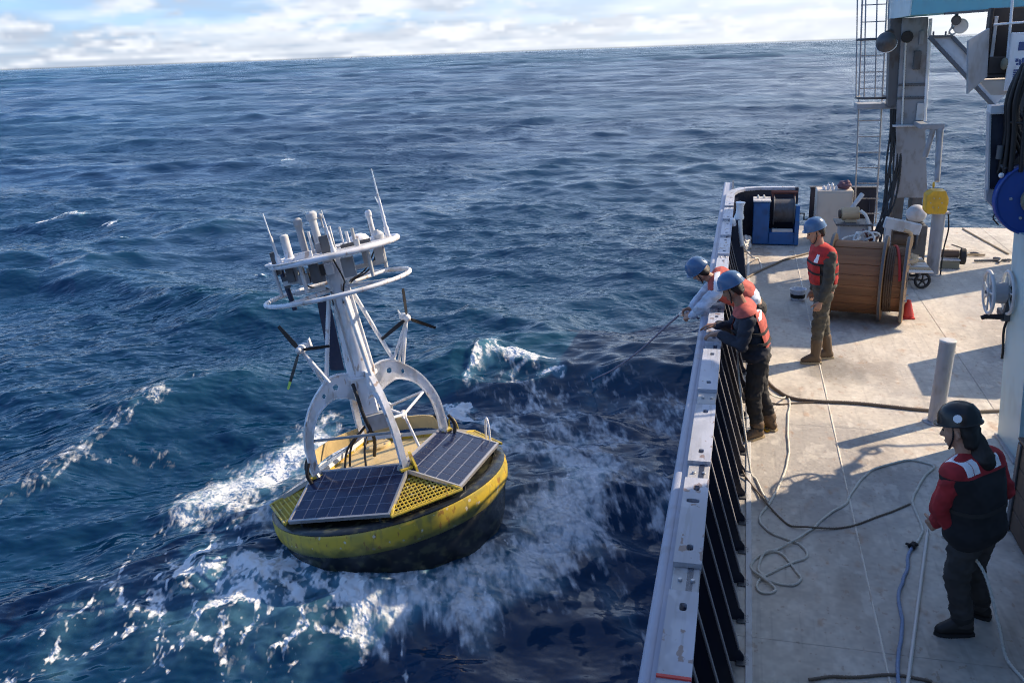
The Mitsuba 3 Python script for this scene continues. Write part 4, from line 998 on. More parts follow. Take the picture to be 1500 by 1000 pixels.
rng = np.random.default_rng(21)
for i in range(13):
    u, v = rng.uniform(-0.62, -0.12), rng.uniform(-0.42, 0.30)
    w = rng.uniform(3.36, 3.58)
    a, b, c = rng.uniform(0.02, 0.06), rng.uniform(0.02, 0.06), rng.uniform(0.05, 0.13)
    put('instrument', hull([bl(u + s1 * a, v + s2 * b, w + s3 * c) for s1 in (-1, 1) for s2 in (-1, 1) for s3 in (-1, 1)]), ('mat_grey', 'mat_pale_grey', 'mat_dark_steel', 'mat_mast_grey')[i % 4], smooth=False, parent=by)
for i in range(9):
    u, v = rng.uniform(-0.5, 0.6), rng.uniform(-0.45, 0.35)
    put('stub', rod(bl(u, v, 3.72), bl(u, v, 3.72 + rng.uniform(0.06, 0.26)), rng.uniform(0.012, 0.03)), ('mat_pale_grey', 'mat_dark_steel', 'mat_buoy_white')[i % 3], 60, by)
for i in range(5):
    a = rng.uniform(0, 360)
    put('cable', tube(spline([bp(a, 0.12, 3.1), bp(a + 20, 0.16, 3.3), bp(a + 10, 0.4, 3.40), bp(a, 0.6, 3.68)], 6), 0.009, 6), 'mat_black', 60, by)


# wind turbines on struts above the left and right legs
def turbine(hub, az, blades, feet, label):
    up_ = B2 * 0.25 - BN * 0.0
    nrm = unit(-B2 * 0.95 + B1 * (-0.25 if az > 90 else 0.25))
    x_ = unit(B1 - nrm * (B1 @ nrm))
    y_ = np.cross(nrm, x_)
    if y_ @ BN < 0:
        y_ = -y_
    k_ = put('wind_turbine', along(lathe([(0, -0.16), (0.03, -0.155), (0.05, -0.10), (0.055, 0.0), (0.05, 0.05), (0, 0.05)], 18), hub, nrm), 'mat_buoy_white', 40, by)
    tag(k_, label)
    put('nose', along(lathe([(0.048, 0.052), (0.044, 0.09), (0.025, 0.12), (0, 0.13)], 18), hub, nrm), 'mat_buoy_white', 40, k_)
    put('tail', hull([hub - nrm * a + y_ * b + x_ * c for a, b in ((0.15, 0.0), (0.30, 0.07), (0.32, -0.05)) for c in (-0.006, 0.006)]), 'mat_buoy_white', smooth=False, parent=k_)
    for ang, L, tip in blades:
        d = math.cos(math.radians(ang)) * x_ + math.sin(math.radians(ang)) * y_
        e = np.cross(nrm, d)
        q = lambda s, wd, tw: [hub + nrm * (0.07 + t_ * 0.5 * wd * math.sin(tw) + h_ * 0.006) + d * s + e * (t_ * 0.5 * wd * math.cos(tw)) for t_ in (-1, 1) for h_ in (-1, 1)]
        end = L * (0.80 if tip else 1.0)
        m = cat(hull(q(0.03, 0.03, 0.9) + q(L * 0.22, 0.055, 0.75)), hull(q(L * 0.22, 0.055, 0.75) + q(L * 0.6, 0.046, 0.5)), hull(q(L * 0.6, 0.046, 0.5) + q(end, 0.034, 0.3)))
        bk = put('blade', m, 'mat_black', smooth=False, parent=k_)
        if tip:
            put('blade_tip', hull(q(end + 0.001, 0.034, 0.3) + q(L, 0.026, 0.3)), 'mat_lime', smooth=False, parent=k_)
    for f in feet:
        put('strut', rod(hub - BN * 0.04, f, 0.020), 'mat_buoy_white', 60, k_)


turbine(bp(199, 0.60, 2.715), 199, ((118, 0.36, 0), (238, 0.50, 1), (-3, 0.36, 0)), (bp(199, 0.46, 2.24), bp(199, 0.40, 2.28), bp(199, 0.42, 2.26, 0.12)), 'left wind turbine with a lime tipped lower blade')
turbine(bp(19, 0.70, 2.72), 19, ((84, 0.36, 0), (204, 0.40, 0), (326, 0.38, 0)), (bp(19, 0.48, 2.22), bp(19, 0.42, 2.26), bp(19, 0.5, 2.2, -0.10)), 'right wind turbine with black blades beside the tower')
# rail hoops and dark straps at the rear rim
put('hoop', tube(spline([bp(5, 1.30, 0.87), bp(6, 1.34, 1.15), bp(9, 1.35, 1.25), bp(13, 1.34, 1.15), bp(14, 1.30, 0.87)], 6), 0.014, 7), 'mat_buoy_white', 60, by)
put('hoop', tube(spline([bp(40, 1.26, 0.87), bp(41, 1.26, 1.1), bp(44, 1.26, 1.18), bp(47, 1.26, 1.1), bp(48, 1.26, 0.87)], 6), 0.014, 7), 'mat_buoy_yellow', 60, by)
for a, r in ((27, 0.80), (31, 0.92), (12, 0.9), (190, 0.86), (205, 0.9)):
    put('strap', tube(spline([bp(a, r, 1.42), bp(a, r + 0.05, 1.3), bp(a, r + 0.03, 1.18)], 5), 0.022, 8), 'mat_black', 60, by)

# ------------------------------------------------------------------ people
mat('skin', (0.42, 0.235, 0.16), 0.5)
mat('skin_deep', (0.30, 0.16, 0.105), 0.5)
mat('helmet_blue', (0.065, 0.14, 0.27), 0.28)
mat('helmet_black', (0.010, 0.011, 0.013), 0.3)


def cloth(name, rgb, rough=0.85):
    dk = tuple(c * 0.72 for c in rgb)
    return mat(name, proc(lambda p, n, uv: mix(dk, rgb, smoothstep(0.3, 0.65, fbm(p.x * 17.0, p.y * 17.0, p.z * 17.0, 3)))), rough, sheen=0.3)


cloth('vest_red', (0.50, 0.030, 0.028))
cloth('vest_orange', (0.48, 0.095, 0.075))
cloth('vest_black', (0.016, 0.016, 0.019))
cloth('shirt_olive', (0.062, 0.060, 0.050))
cloth('shirt_navy', (0.022, 0.028, 0.045))
cloth('shirt_white', (0.55, 0.62, 0.74))
cloth('jacket_red', (0.36, 0.022, 0.028))
cloth('trousers_olive', (0.105, 0.095, 0.072))
cloth('trousers_dark', (0.030, 0.030, 0.032))
cloth('trousers_brown', (0.060, 0.056, 0.053))
mat('boot', (0.13, 0.085, 0.05), 0.6)
mat('boot_dark', (0.025, 0.023, 0.022), 0.6)
mat('sole', (0.42, 0.33, 0.20), 0.7)
mat('reflective', (0.80, 0.82, 0.85), 0.45)
mat('hair', (0.012, 0.010, 0.009), 0.6)
mat('collar', (0.48, 0.34, 0.25), 0.8)
mat('eye', (0.02, 0.018, 0.016), 0.2)
SPH = m3.Manifold.sphere(1.0, 14)


def blob(*cr):
    m = None
    for c, r in cr:
        s = SPH.scale([r, r, r]).translate([float(v) for v in c])
        m = s if m is None else m + s
    return m.hull()


def shell(parts, length=0.028, it=10, wr=0.0, seed=0, freq=13.0):
    m = parts[0]
    for q in parts[1:]:
        m = m + q
    t = from_m3(m.refine_to_length(length))
    t.merge_vertices()
    trimesh.smoothing.filter_taubin(t, lamb=0.5, nu=0.52, iterations=it)
    if wr:
        v = np.array(t.vertices)
        f = meshkit.fbm(v * freq * np.array([1, 1, 1.6]) + seed, 3, seed) - 0.5
        g = 1 - np.abs(2 * meshkit.fbm(v * freq * 0.6 * np.array([1, 1, 2.4]) + seed + 9, 2, seed + 1) - 1)
        t.vertices = v + np.array(t.vertex_normals) * (wr * (1.4 * f + 1.1 * (g - 0.75)))[:, None]
    return t


def hand(wrist, d, palm, thumb_side, curl=0.5, s=1.0):
    """palm, four bent fingers of different lengths and a thumb, as manifolds; d: from the wrist to the knuckles, palm: the way the palm faces"""
    d, palm = unit(d), unit(palm)
    palm = unit(palm - d * (palm @ d))
    side = np.cross(d, palm) * thumb_side
    w = np.asarray(wrist, float)
    kn = w + d * 0.085 * s
    out = [blob((w, 0.027 * s), (kn + side * 0.028 * s, 0.017 * s), (kn - side * 0.028 * s, 0.015 * s))]
    for i, (off, L) in enumerate(((0.030, 0.070), (0.010, 0.078), (-0.010, 0.073), (-0.029, 0.057))):
        p, a = kn + side * off * s, 0.25 * curl
        for j, fr in enumerate((0.45, 0.32, 0.23)):
            a += curl * (0.55 + 0.15 * j) + 0.05 * i
            q = p + (d * math.cos(a) + palm * math.sin(a)) * L * fr * s * 1.15
            out.append(blob((p, (0.0098 - 0.0008 * j) * s), (q, (0.0090 - 0.0009 * j) * s)))
            p = q
    p = w + d * 0.028 * s + side * 0.024 * s
    for j, (L, a, b) in enumerate(((0.040, 0.75, 0.2), (0.030, 0.45, 0.35 + 0.3 * curl), (0.024, 0.3, 0.5 + 0.4 * curl))):
        q = p + (d * math.cos(a) + side * math.sin(a) + palm * math.sin(b) * 0.7) * L * s
        out.append(blob((p, (0.0135 - 0.002 * j) * s), (q, (0.0120 - 0.002 * j) * s)))
        p = q
    return out


def person(label, face, head, neck, chest, waist, pelvis, sh, el, wr, hip, kn, an, skin, shirt, vest, pants, boot, helmet, palms=(None, None), curl=(0.5, 0.5), look=None, torso_n=None, sleeve=True, boot_h=0.0, vest_low=0.5, vest_e=0.050, open_side=0.13, open_up=0.0, vest_cut=0.0, hair=None, group=None, seed=0, bulk=1.0):
    """sh, el, wr, hip, kn, an are pairs (the person's right, left); face is the way the chest looks"""
    t = thing('person', label, 'person', group)
    A = lambda v: np.asarray(v, float)
    head, neck, chest, waist, pelvis = map(A, (head, neck, chest, waist, pelvis))
    sh, el, wr, hip, kn, an = ([A(v) for v in q] for q in (sh, el, wr, hip, kn, an))
    f = unit(A(face))
    lk = unit(A(look)) if look is not None else f
    ri = unit(np.cross(f, (0, 0, 1)))
    hu = unit(head - neck)
    hu = unit(hu - lk * (hu @ lk) * 0.8)
    lk = unit(lk - hu * (lk @ hu))
    hr = np.cross(lk, hu)
    H = lambda a, b, c: head + hr * a + lk * b + hu * c
    # one continuous body
    def trunk(e, low=0.0, shoulders=True):
        up = unit(neck - chest)
        ps = [blob((chest + ri * 0.085 + f * 0.0, 0.112 + e), (chest - ri * 0.085, 0.112 + e), (waist + ri * 0.072, 0.102 + e), (waist - ri * 0.072, 0.102 + e))]
        if low > 0:
            q = waist + (pelvis - waist) * low
            ps.append(blob((waist + ri * 0.072, 0.102 + e), (waist - ri * 0.072, 0.102 + e), (q + ri * 0.085, 0.108 + e), (q - ri * 0.085, 0.108 + e)))
        if shoulders:
            top = neck + (chest - neck) * 0.35
            ps.append(blob((chest + ri * 0.09, 0.10 + e), (chest - ri * 0.09, 0.10 + e), (sh[0] - (sh[0] - neck) * 0.15, 0.055 + e), (sh[1] - (sh[1] - neck) * 0.15, 0.055 + e), (top, 0.06 + e)))
        return ps
    B = trunk(0.0, 1.0)
    B.append(blob((neck + (chest - neck) * 0.2, 0.062), (H(0, -0.012, -0.06), 0.055)))
    for i in (0, 1):
        B += [blob((sh[i], 0.058), (el[i], 0.043)), blob((el[i], 0.043), (wr[i], 0.029)), blob((hip[i], 0.088), (kn[i], 0.060)), blob((kn[i], 0.060), (an[i], 0.043)), blob((pelvis, 0.11), (hip[i], 0.092))]
    B.append(blob((H(0, -0.018, 0.045), 0.088), (H(0, 0.018, 0.035), 0.078), (H(0, 0.0, 0.0), 0.078)))
    B.append(blob((H(0.028, 0.035, -0.01), 0.050), (H(-0.028, 0.035, -0.01), 0.050), (H(0, 0.055, -0.082), 0.026), (H(0, -0.01, -0.03), 0.062)))
    body = shell(B, 0.026, 8)
    fine = [blob((H(0, 0.088, 0.022), 0.009), (H(0, 0.108, -0.018), 0.013), (H(0, 0.085, -0.02), 0.018)), blob((H(0.030, 0.078, 0.040), 0.011), (H(-0.030, 0.078, 0.040), 0.011)),
            blob((H(0.018, 0.080, -0.052), 0.008), (H(-0.018, 0.080, -0.052), 0.008)), blob((H(0.018, 0.080, -0.064), 0.0085), (H(-0.018, 0.080, -0.064), 0.0085))]
    for s in (-1, 1):
        fine.append(blob((H(s * 0.080, -0.012, 0.018), 0.014), (H(s * 0.086, -0.022, -0.008), 0.012), (H(s * 0.078, -0.012, -0.025), 0.009)))
    for i in (0, 1):
        fine += hand(wr[i], wr[i] - el[i] if palms[i] is None else palms[i][0], (-f * 0.2 - ri * (1 if i == 0 else -1)) if palms[i] is None else palms[i][1], 1 if i == 0 else -1, curl[i])
    M = to_m3(body)
    for q in fine:
        M = M + q
    put('body', from_m3(M), skin, 50, t)
    for s in (-1, 1):
        k = put('eye', ball(H(s * 0.031, 0.081, 0.022), 0.012, 2), 'mat_eye', 60, t)
    put('mouth', blob_mesh(H(0.02, 0.089, -0.058), H(-0.02, 0.089, -0.058), 0.003), 'mat_red_brown', 60, t)
    # clothes
    put('shirt', shell(trunk(0.026 if bulk == 1.0 else 0.012, 0.55) + [p for i in (0, 1) for p in (blob((sh[i], 0.080 * bulk), (el[i], 0.064 * bulk)), blob((el[i], 0.064 * bulk), (el[i] + (wr[i] - el[i]) * (0.9 if sleeve else 0.1), 0.046)))], 0.018, 7, 0.019, seed), shirt, 60, t)
    q1 = waist + (pelvis - waist) * 0.25
    tr = [blob((q1 + ri * 0.078, 0.112), (q1 - ri * 0.078, 0.112), (hip[0], 0.108), (hip[1], 0.108)), blob((pelvis, 0.125), (hip[0], 0.11), (hip[1], 0.11))]
    for i in (0, 1):
        lo_ = an[i] + (kn[i] - an[i]) * boot_h
        tr += [blob((hip[i], 0.108), (kn[i], 0.080)), blob((kn[i], 0.080), (lo_, 0.066))]
    put('trousers', shell(tr, 0.020, 7, 0.022, seed + 2), pants, 60, t)
    vm = to_m3(shell(trunk(vest_e, vest_low), 0.026, 9, 0.010, seed + 4, 9.0))
    if open_side:
        upv = unit(chest - waist)
        fx = unit(np.cross(upv, ri))
        vm = vm - to_m3(xf(trimesh.creation.box(extents=(1.2, open_side, 0.9)), chest - upv * (0.48 - open_up) + fx * 0.01, ri, fx, upv))
        if vest_cut:
            vm = vm - to_m3(xf(trimesh.creation.box(extents=(1.2, 1.2, 0.6)), waist + upv * (vest_cut - 0.3), ri, fx, upv))
    vk = put('vest', from_m3(vm), vest, 40, t)
    cl = put('collar', shell([blob((neck - ri * 0.05 - f * 0.03 - hu * 0.02, 0.036), (neck + ri * 0.05 - f * 0.03 - hu * 0.02, 0.036)), blob((neck - ri * 0.065 - hu * 0.03, 0.034), (neck - ri * 0.05 + f * 0.06 - hu * 0.05, 0.03)), blob((neck + ri * 0.065 - hu * 0.03, 0.034), (neck + ri * 0.05 + f * 0.06 - hu * 0.05, 0.03))], 0.02, 6), 'mat_collar' if vest != 'mat_vest_black' else vest, 60, t)
    for i in (0, 1):
        d = unit(V(*(boot[1][i])))
        a0 = an[i]
        bt = [blob((a0 + (kn[i] - a0) * (boot_h + 0.06), 0.074 if boot_h > 0 else 0.060), (a0, 0.056)), blob((a0 - d * 0.035 + (0, 0, -0.045), 0.043), (a0 + d * 0.02, 0.054)), blob((a0 - d * 0.035 + (0, 0, -0.050), 0.040), (a0 + d * 0.145 + (0, 0, -0.056), 0.036), (a0 + d * 0.06 + (0, 0, -0.02), 0.046))]
        bk = put('boot', shell(bt, 0.02, 5), boot[0], 60, t)
        sd = np.cross(d, (0, 0, 1))
        z0 = a0[2] - 0.098
        put('sole', hull([(*(a0 + d * a + sd * b)[:2], z) for a, b in ((-0.078, 0.03), (-0.078, -0.03), (-0.03, 0.043), (-0.03, -0.043), (0.10, 0.048), (0.10, -0.048), (0.165, 0.032), (0.165, -0.032), (0.185, 0.0)) for z in (z0, z0 + 0.024)]), 'mat_sole' if boot[0] == 'mat_boot' else 'mat_rubber', smooth=False, parent=bk)
    # helmet
    prof = [(0.124, 0.0), (0.128, 0.004), (0.122, 0.035), (0.113, 0.080), (0.088, 0.119), (0.048, 0.142), (0, 0.149)]
    dome = lathe(prof + [(0, 0.125), (0.10, 0.07), (0.118, 0.0), (0.124, 0.0)], 36)
    dome.vertices = dome.vertices * (1.0, 1.14, 1.0)
    hx = lambda m_: xf(m_, H(0, -0.008, 0.060), hr * 0.94, lk * 0.94, hu * 0.96)
    hm = put('helmet', hx(dome), helmet, 50, t)
    vis = prism([(0.118 * math.cos(a) * 1.0, 0.02 + 0.148 * math.sin(a)) for a in np.linspace(0.25, math.pi - 0.25, 20)] + [(-0.10, 0.07), (0, 0.10), (0.10, 0.07)], 0.007)
    put('visor', hx(vis), helmet, 40, hm)
    br = ring((0, 0, 0.004), (0, 0, 1), 0.128, 0.006, 40, 6)
    br.vertices = br.vertices * (1.0, 1.14, 1.0)
    put('brim', hx(br), helmet, 60, hm)
    rid = tube([(0, -0.135 * math.cos(a) * 1.03, 0.004 + 0.137 * math.sin(a)) for a in np.linspace(0.25, math.pi - 0.25, 16)], 0.011, 8)
    put('ridge', hx(rid), helmet, 60, hm)
    put('chin_strap', tube(spline([H(0.078, 0.01, 0.06), H(0.076, 0.02, -0.03), H(0.035, 0.062, -0.105), H(-0.035, 0.062, -0.105), H(-0.076, 0.02, -0.03), H(-0.078, 0.01, 0.06)], 5), 0.006, 6), 'mat_black', 60, hm)
    if hair:
        put('hair', shell([blob((H(0.05, -0.06, 0.05), 0.05), (H(-0.05, -0.06, 0.05), 0.05), (H(0.045, -0.075, -0.06), 0.045), (H(-0.045, -0.075, -0.06), 0.045))] + [blob((H(0.03, -0.085, -0.05), 0.048), (A(h_), r_)) for h_, r_ in hair], 0.02, 6, 0.012, seed + 6, 16.0), 'mat_hair', 60, t)
    else:
        put('hair', shell([blob((H(0.045, -0.045, 0.04), 0.055), (H(-0.045, -0.045, 0.04), 0.055), (H(0.03, -0.065, -0.02), 0.040), (H(-0.03, -0.065, -0.02), 0.040))], 0.02, 5, 0.006, seed + 6, 20.0), 'mat_hair', 60, t)
    return t, vk, dict(H=H, f=f, ri=ri, neck=neck, chest=chest, waist=waist, sh=sh, trunk=trunk, seed=seed, e=vest_e)


def blob_mesh(a, b, r):
    return from_m3(blob((a, r), (b, r)))



def patch(t, vk, info, c, ex_, ey_, ez_, size, mt, name='reflective_patch'):
    s = to_m3(shell(info['trunk'](info['e'] + 0.0045, 0.5), 0.026, 9, 0.010, info['seed'] + 4, 9.0))
    b = xf(trimesh.creation.box(extents=size), c, ex_, ey_, ez_)
    r = from_m3(s ^ to_m3(b))
    if len(r.faces):
        put(name, r, mt, 50, vk)


# the standing crew member in the middle of the deck
t, vk, inf = person('person in blue helmet and red vest standing upright beside the cable drum', (-0.97, -0.22, 0), (0.895, 11.185, 1.635), (0.955, 11.2, 1.475), (1.00, 11.2, 1.27), (1.02, 11.2, 1.08), (1.03, 11.2, 0.95),
                    [(0.955, 11.385, 1.40), (1.055, 11.01, 1.40)], [(0.96, 11.43, 1.12), (1.065, 10.955, 1.10)], [(0.93, 11.41, 0.88), (0.985, 10.93, 0.855)],
                    [(1.02, 11.29, 0.92), (1.04, 11.11, 0.92)], [(1.06, 11.31, 0.50), (1.0, 11.11, 0.49)], [(1.155, 11.32, 0.10), (0.99, 11.10, 0.10)],
                    'mat_skin', 'mat_shirt_olive', 'mat_vest_red', 'mat_trousers_olive', ('mat_boot', ((-0.95, -0.3, 0), (-0.98, -0.15, 0))), 'mat_helmet_blue', curl=(0.6, 0.55), look=(-0.93, -0.25, -0.30), boot_h=0.42, vest_low=0.0, open_side=0.17, open_up=0.05, seed=1)
for z_ in (1.17, 1.29):
    patch(t, vk, inf, (1.0, 11.2, z_), (1, 0, 0), (0, 1, 0), (0, 0, 1), (0.7, 0.7, 0.026), 'mat_vest_black', 'strap')
for y_, z_ in ((11.02, 1.36), (11.36, 1.36)):
    patch(t, vk, inf, (0.90, y_, z_), (1, 0, 0), (0, 1, 0), (0, 0, 1), (0.25, 0.05, 0.10), 'mat_reflective')
# the crew member in the dark shirt at the rail
t, vk, inf = person('person in dark shirt, blue helmet and orange vest with one hand on the bulwark cap', (-0.98, 0.12, 0), (-0.035, 8.76, 1.535), (0.055, 8.76, 1.385), (0.13, 8.76, 1.19), (0.19, 8.77, 1.00), (0.235, 8.78, 0.87),
                    [(0.09, 8.96, 1.31), (0.115, 8.565, 1.29)], [(-0.03, 9.02, 1.07), (0.07, 8.48, 1.05)], [(-0.19, 8.88, 1.13), (-0.145, 8.60, 1.125)],
                    [(0.24, 8.87, 0.84), (0.24, 8.70, 0.84)], [(0.27, 8.90, 0.46), (0.205, 8.68, 0.45)], [(0.40, 8.92, 0.10), (0.27, 8.68, 0.10)],
                    'mat_skin_deep', 'mat_shirt_navy', 'mat_vest_orange', 'mat_trousers_dark', ('mat_boot', ((-0.85, 0.5, 0), (-0.75, -0.65, 0))), 'mat_helmet_blue',
                    palms=(((-1, 0.1, -0.1), (0, 0, -1)), ((-1, 0.15, -0.12), (0, 0, -1))), curl=(0.35, 0.35), look=(-0.9, 0.25, -0.42), boot_h=0.1, vest_low=0.0, open_side=0.27, open_up=0.17, seed=3)
for z_ in (1.04, 1.15):
    patch(t, vk, inf, (0.15, 8.77, z_), (1, 0, 0), (0, 1, 0), (0, 0, 1), (0.7, 0.7, 0.026), 'mat_vest_black', 'strap')
patch(t, vk, inf, (0.17, 8.72, 1.30), (1, 0, 0), (0, 1, 0), (0, 0, 1), (0.16, 0.30, 0.035), 'mat_reflective')
# the crew member leaning out over the rail
t, vk, inf = person('person in white shirt and orange vest leaning out over the bulwark holding the tow line', (-0.80, 0.0, -0.60), (-0.40, 9.90, 1.43), (-0.275, 9.93, 1.35), (-0.10, 9.97, 1.25), (0.06, 10.0, 1.17), (0.19, 10.02, 1.04),
                    [(-0.17, 10.13, 1.36), (-0.20, 9.74, 1.28)], [(-0.36, 10.16, 1.13), (-0.37, 9.69, 1.08)], [(-0.51, 9.99, 0.98), (-0.485, 9.80, 0.94)],
                    [(0.22, 10.11, 1.0), (0.22, 9.93, 1.0)], [(0.26, 10.13, 0.54), (0.22, 9.92, 0.53)], [(0.33, 10.14, 0.10), (0.29, 9.91, 0.10)],
                    'mat_skin', 'mat_shirt_white', 'mat_vest_orange', 'mat_trousers_dark', ('mat_boot', ((-1, 0.1, 0), (-1, -0.1, 0))), 'mat_helmet_blue',
                    palms=(((-0.8, -0.3, -0.3), (0.2, -0.6, -0.6)), ((-0.8, 0.5, -0.2), (0.2, 0.6, -0.6))), curl=(0.95, 0.95), look=(-0.80, 0.25, -0.55), boot_h=0.1, vest_low=0.0, open_side=0, seed=5)
patch(t, vk, inf, (-0.22, 9.78, 1.40), (1, 0, 0), (0, 1, 0), (0, 0, 1), (0.06, 0.30, 0.3), 'mat_reflective')
# the crew member in the foreground, seen from behind
t, vk, inf = person('person in black helmet, black vest and red sleeves walking away in the shaded foreground', (-0.72, 0.69, 0), (1.43, 5.79, 1.425), (1.485, 5.755, 1.275), (1.535, 5.725, 1.08), (1.565, 5.715, 0.90), (1.58, 5.71, 0.78),
                    [(1.665, 5.86, 1.205), (1.385, 5.58, 1.19)], [(1.775, 5.86, 1.0), (1.335, 5.60, 0.97)], [(1.80, 6.09, 0.96), (1.36, 5.76, 0.77)],
                    [(1.635, 5.77, 0.76), (1.525, 5.65, 0.76)], [(1.64, 5.86, 0.42), (1.505, 5.68, 0.42)], [(1.735, 5.90, 0.10), (1.575, 5.66, 0.10)],
                    'mat_skin', 'mat_jacket_red', 'mat_vest_black', 'mat_trousers_brown', ('mat_boot_dark', ((-0.9, 0.45, 0), (-0.97, -0.2, 0))), 'mat_helmet_black',
                    palms=((None), ((-0.3, 0.7, -0.6), (0.6, 0.3, 0.3))), curl=(0.5, 1.0), look=(-0.82, 0.40, -0.15), bulk=0.88, vest_low=0.85, vest_e=0.046, open_side=0, boot_h=0.05, seed=7, hair=[((1.57, 5.69, 1.28), 0.07)])
patch(t, vk, inf, (1.55, 5.72, 0.97), (1, 0, 0), (0, 1, 0), (0, 0, 1), (0.9, 0.9, 0.028), 'mat_boot_dark', 'strap')
rr_ = inf['ri']
bk_ = -inf['f']
yk = to_m3(shell(inf['trunk'](inf['e'] + 0.0025, 0.5), 0.026, 9, 0.010, inf['seed'] + 4, 9.0))
yk = yk ^ to_m3(bx((0.9, 5.2, 1.21), (2.2, 6.3, 1.6), 0))
put('red_yoke', from_m3(yk), 'mat_jacket_red', 40, vk)
for off, wd in ((-0.165, 0.06), (-0.10, 0.055), (0.10, 0.075)):
    patch(t, vk, inf, V(1.50, 5.74, 1.265) + rr_ * off + bk_ * 0.08, rr_, np.cross((0, 0, 1), rr_), (0, 0, 1), (wd, 0.26, 0.07), 'mat_reflective')
st_ = put('helmet_sticker', disc(inf['H'](-0.105, -0.03, 0.115), inf['H'](-0.119, -0.032, 0.119), 0.026, 18, 0.001), 'mat_reflective', 40, t)
k_ = put('life_vest_lobe', shell([blob((V(1.375, 5.65, 1.09), 0.07), (V(1.345, 5.64, 0.95), 0.075), (V(1.44, 5.64, 0.80), 0.06))], 0.026, 6, 0.008, 3), 'mat_jacket_red', 60, t)

# ------------------------------------------------------------------ gear on and above the column at the right edge
wn = thing('column_winch', 'dark navy winch frame with a big blue reel on the cyan column', 'winch')
put('side_plate', hull([(x, y, z) for y in (9.02, 9.07) for x, z in ((2.135, 3.17), (2.29, 3.17), (2.205, 2.50), (2.36, 2.50))]), 'mat_navy', smooth=False, parent=wn)
put('plate_edge', hull([(x, y, z) for y in (8.97, 9.08) for x, z in ((2.118, 3.19), (2.134, 3.19), (2.188, 2.47), (2.204, 2.47))]), 'mat_grey', smooth=False, parent=wn)
put('top_cap', bx((2.12, 8.95, 3.172), (2.30, 9.10, 3.25), 0.006), 'mat_pale_grey', parent=wn)
put('lower_lug', hull([(x, y, z) for y in (8.98, 9.06) for x, z in ((2.175, 2.498), (2.30, 2.498), (2.19, 2.40), (2.26, 2.33), (2.32, 2.40))]), 'mat_grey', smooth=False, parent=wn)
put('back_plate', bx((2.37, 9.2, 2.56), (2.95, 9.24, 3.5), 0.006), 'mat_dark_steel', parent=wn)
put('mount_post', bx((2.62, 8.6, 2.131), (2.85, 9.08, 2.70), 0.01), 'mat_navy', parent=wn)
put('mounting_arm', bx((2.30, 9.1, 2.56), (3.0, 9.199, 2.70), 0.006), 'mat_navy', parent=wn)
for a, b in (((2.36, 2.74), (2.72, 3.24)), ((2.36, 3.2), (2.72, 2.74)), ((2.34, 3.0), (2.62, 2.68)), ((2.50, 3.26), (2.76, 2.95))):
    put('lattice_bar', rod((a[0], 9.05, a[1]), (b[0], 9.05, b[1]), 0.022, n=8), 'mat_navy', 60, wn)
k = put('reel', disc((2.56, 8.96, 2.435), (2.56, 8.87, 2.435), 0.335, 56, 0.01), 'mat_bright_blue', 40, wn)
put('reel_rim', ring((2.56, 8.868, 2.435), (0, 1, 0), 0.322, 0.014, 56, 8), 'mat_bright_blue', 60, k)
put('hub', disc((2.57, 8.869, 2.43), (2.57, 8.80, 2.43), 0.135, 28, 0.012), 'mat_olive', 40, k)
for i in range(6):
    a = i * math.pi / 3
    put('bolt', disc((2.56 + 0.20 * math.cos(a), 8.869, 2.435 + 0.20 * math.sin(a)), (2.56 + 0.20 * math.cos(a), 8.855, 2.435 + 0.20 * math.sin(a)), 0.014, 8, 0.002), 'mat_steel', 40, k)
put('lamp', ball((2.265, 8.90, 2.64), 0.024, 2), 'mat_white', 60, wn)
put('small_valve', cat(rod((2.27, 8.97, 2.72), (2.30, 8.9, 2.70), 0.016), rod((2.24, 8.95, 2.78), (2.24, 8.95, 2.90), 0.03)), 'mat_dark_steel', 60, wn)
put('dangling_wire', tube(spline([(2.25, 8.98, 2.36), (2.27, 8.97, 2.28), (2.26, 8.96, 2.24), (2.31, 8.95, 2.18)], 5), 0.007, 6), 'mat_black', 60, wn)
hs = thing('black_hoses', 'thick black hoses arching over the navy winch frame at the right edge', 'hoses')
rng = np.random.default_rng(9)
for i in range(8):
    o = V(rng.uniform(-0.03, 0.03), -0.02 * i, rng.uniform(-0.03, 0.03))
    put('hose', tube(spline([np.array(p) + o * q for p, q in (((2.24 + 0.02 * i, 9.0, 2.66), 1), ((2.25 + 0.015 * i, 8.98, 3.0), 1), ((2.22 + 0.016 * i, 8.97, 3.27), 1.2), ((2.27 + 0.014 * i, 8.96, 3.47 + 0.012 * i), 1.5), ((2.37, 8.98, 3.55 + 0.012 * i), 1.5), ((2.50, 9.02, 3.48), 2), ((2.62, 9.1, 3.25), 2))], 7), 0.021, 8), 'mat_black', 60, hs)
for i in range(3):
    put('hose', tube(spline([(2.27 + 0.03 * i, 8.95, 3.24), (2.30 + 0.03 * i, 8.94, 3.05), (2.36 + 0.04 * i, 8.93, 2.92), (2.44 + 0.03 * i, 8.95, 2.78)], 7), 0.02, 8), 'mat_black', 60, hs)
put('tie', ring((2.36, 8.93, 3.10), (0.1, 0, 1), 0.10, 0.012, 24, 6), 'mat_black', 60, hs)
rl = thing('hand_reel', 'grey hand reel with two spoked wheels on the left side of the cyan column', 'reel')
for x in (2.31, 2.475):
    spoked(rl, 'wheel', (x, 8.97, 1.535), (1, 0, 0.05), 0.20, 0.016, 7, 'mat_pale_grey')
put('drum', disc((2.325, 8.97, 1.535), (2.46, 8.97, 1.53), 0.10, 24, 0.006), 'mat_grey', 40, rl)
put('axle', rod((2.28, 8.97, 1.536), (2.56, 8.97, 1.528), 0.018), 'mat_dark_steel', 60, rl)
